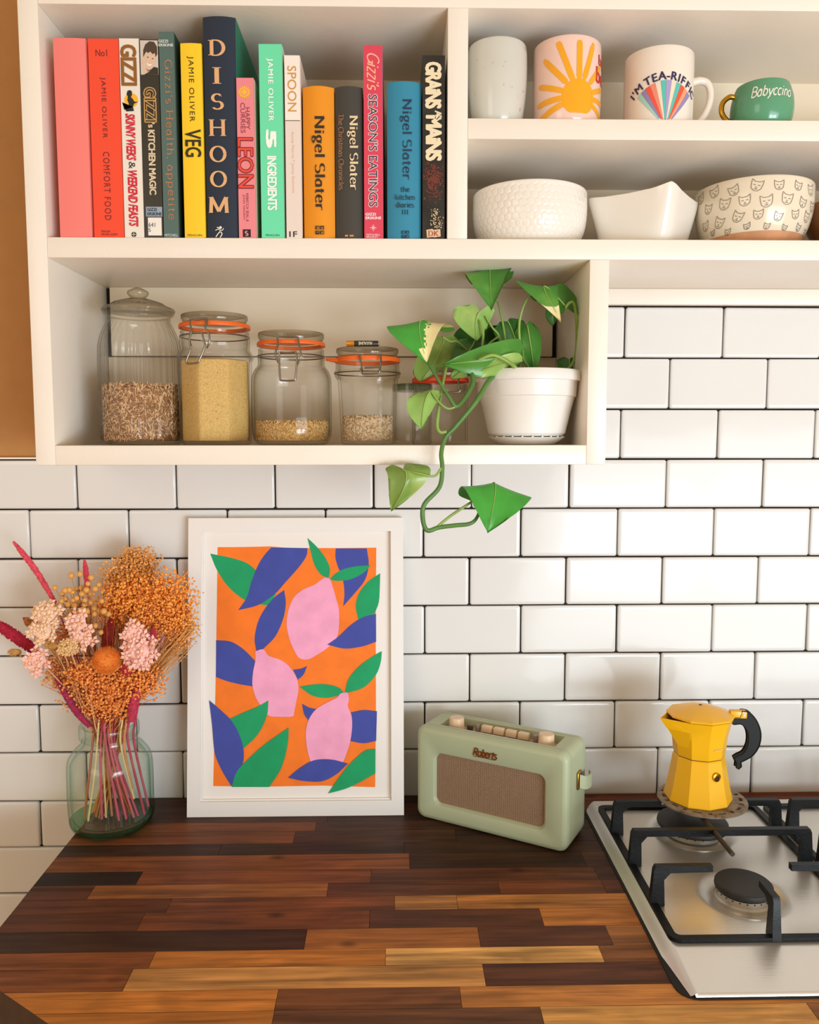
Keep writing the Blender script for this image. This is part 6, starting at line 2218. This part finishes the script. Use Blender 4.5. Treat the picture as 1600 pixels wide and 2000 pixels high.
# ================================================================== MOKA POT
MZ = ZTOP + .0037
MC = np.array([.3830, -.1650, MZ])
mk_ = thing('moka_pot', 'bright yellow faceted stovetop coffee pot with a black handle', 'coffee pot', MC)
YE = mat('yellow_enamel', '#eeb211', .33, bump=(300, .04))
BLK = mat('black_plastic', '#191a19', .5, spec=.2)
NF = 10
a0f = math.radians(18)
pz = lambda y: at(1366, y, MC[1] - .035)[2] - MZ
zw = .0640
MB().add(*lathe([(0, 0), (.0445, 0), (.0462, .0018), (.0460, .004), (.0418, .022), (.0382, .042), (.0352, zw - .002), (.0338, zw), (0, zw)], MC, NF, None, a0f)).build('boiler', YE, mk_, smooth=12)
MB().add(*lathe([(.034, zw), (.0342, zw + .0012)], MC, NF, None, a0f)).build('joint_ring', mat('dark_joint', '#3a2a0e', .6), mk_, smooth=None)
zr = .1190
rows = [(0, zw + .0012), (.0345, zw + .0012), (.0352, zw + .004), (.0362, zw + .016), (.0380, zw + .030), (.0408, zw + .043), (.0446, zr), (.0428, zr), (.0395, zr - .015), (.033, zw + .012), (0, zw + .010)]
V, F = lathe(rows, MC, NF, None, a0f)
V = np.array(V)
# the spout: the facet edge facing -X is drawn out towards the rim
for i in range(len(V)):
    d = V[i] - MC
    ang = math.degrees(math.atan2(d[1], d[0])) % 360
    if abs(ang - 198) < 4 and d[2] > zw + .010 and np.hypot(d[0], d[1]) > .02:
        s_ = sm((d[2] - zw - .012) / (zr - zw - .012))
        u = np.array([d[0], d[1], 0]) / np.hypot(d[0], d[1])
        V[i] += u * (.0225 * s_ ** 1.3) + Z3 * (.0035 * s_)
MB().add(V, F).build('upper_pot', YE, mk_, smooth=12)
zl = zr + .0008
V, F = lathe([(0, zl), (.0455, zl), (.0462, zl + .001), (.0450, zl + .0028), (.0300, zl + .0085), (.0120, zl + .0128), (.0040, zl + .0138), (0, zl + .0138)], MC, NF, None, a0f)
MB().add(V, F).build('lid', YE, mk_, smooth=12)
MB().add(*lathe([(0, 0), (.0022, 0), (.0022, .0006), (0, .0007)], MC + Z3 * (zl + .0138), 12)).build('lid_screw', mat('dark_joint', '#3a2a0e', .6), mk_)
# hinge and handle, pointing to +X
ha = math.radians(-6)
HU = np.array([math.cos(ha), math.sin(ha), 0]); HV = np.array([-math.sin(ha), math.cos(ha), 0])
V, F = bevel_box(.040, .0625, -.0055, .0055, zr - .002, zr + .0085, .0015)
MB().add([MC + HU * x + HV * y + Z3 * z for x, y, z in V], F).build('hinge', YE, mk_, smooth=40)
MB().add(*[(np.array(V_) if False else V_) for V_ in tube([MC + HU * .058 + HV * -.0064 + Z3 * (zr + .003), MC + HU * .058 + HV * .0064 + Z3 * (zr + .003)], .0018, 12)]).build('hinge_pin', WIRE, mk_, smooth=40)
outer_ = [(.0560, zr + .0085), (.0660, zr + .0060), (.0760, zr - .0060), (.0815, zr - .0225), (.0800, zr - .0400), (.0720, zr - .0540), (.0605, zr - .0620), (.0560, zr - .0640)]
inner_ = [(.0520, zr - .0560), (.0600, zr - .0510), (.0650, zr - .0400), (.0655, zr - .0270), (.0620, zr - .0160), (.0545, zr - .0095), (.0440, zr - .0100), (.0440, zr - .0015), (.0530, zr - .0010)]
tail_ = [(.0570, zr - .0710), (.0535, zr - .0745), (.0505, zr - .0730), (.0510, zr - .0660), (.0475, zr - .0590)]
P = [tuple(p) for p in spline(outer_, 4)] + tail_ + [tuple(p) for p in spline(inner_, 4)]
n_ = len(P)
b = MB()
ctr = np.mean(P, axis=0)
V = []
for (hw, ins) in ((-.0048, .0012), (-.0062, 0), (.0062, 0), (.0048, .0012)):
    # slightly rounded sides
    for i, p in enumerate(P):
        a_, c_ = np.array(P[i - 1]), np.array(P[(i + 1) % n_])
        tn = c_ - a_; tn /= np.linalg.norm(tn) + 1e-9
        nn = np.array([-tn[1], tn[0]])
        q = np.array(p) + nn * -ins * (-1)
        V.append(MC + HU * q[0] + HV * hw + Z3 * q[1])
F = [(a * n_ + k, a * n_ + (k + 1) % n_, (a + 1) * n_ + (k + 1) % n_, (a + 1) * n_ + k) for a in range(3) for k in range(n_)]
F += [tuple(range(n_ - 1, -1, -1)), tuple(3 * n_ + k for k in range(n_))]
b.add(V, F); b.build('handle', BLK, mk_, smooth=40)
# valve on a facet of the boiler
va = math.radians(-90 + 18)
vd = np.array([math.cos(va), math.sin(va), 0]); vt = np.array([-vd[1], vd[0], 0])
rv = .0373 * math.cos(math.radians(18)) + .0002
vc = MC + vd * rv + Z3 * .0435
for r_, l_, nm, mt in ((.0062, .0030, 'valve_nut', GOLD), (.0030, .0045, 'valve_seat', mat('dark_brass', '#6e4a1e', .35, .8)), (.0014, .0050, 'valve_pin', BLK)):
    V, F = lathe([(0, 0), (r_, 0), (r_, l_), (r_ * .85, l_ + .0004), (0, l_ + .0004)], (0, 0, 0), 24 if r_ < .005 else 12)
    tilt = 0.17
    V = [vc + vt * p[0] + Z3 * p[1] + vd * p[2] + Z3 * 0 for p in V]
    MB().add(V, F).build(nm, mt, mk_, smooth=30)
# small pale print on the upper pot
fa = math.radians(-90 + 18)
fd = np.array([math.cos(fa), math.sin(fa), 0]); ft = np.array([-fd[1], fd[0], 0])
b = MB()
sl = (.0382 - .0362) / .016
place2d(b, text2d('OROLEY', .02), MC + fd * (.0368 * math.cos(math.radians(18)) + .0006) + ft * .003 + Z3 * (zw + .0165), .0135, .0028, ft, Z3 + fd * sl, .0004)
b.build('lettering', mat('pale_print', '#f3d27e', .4), mk_, smooth=None)
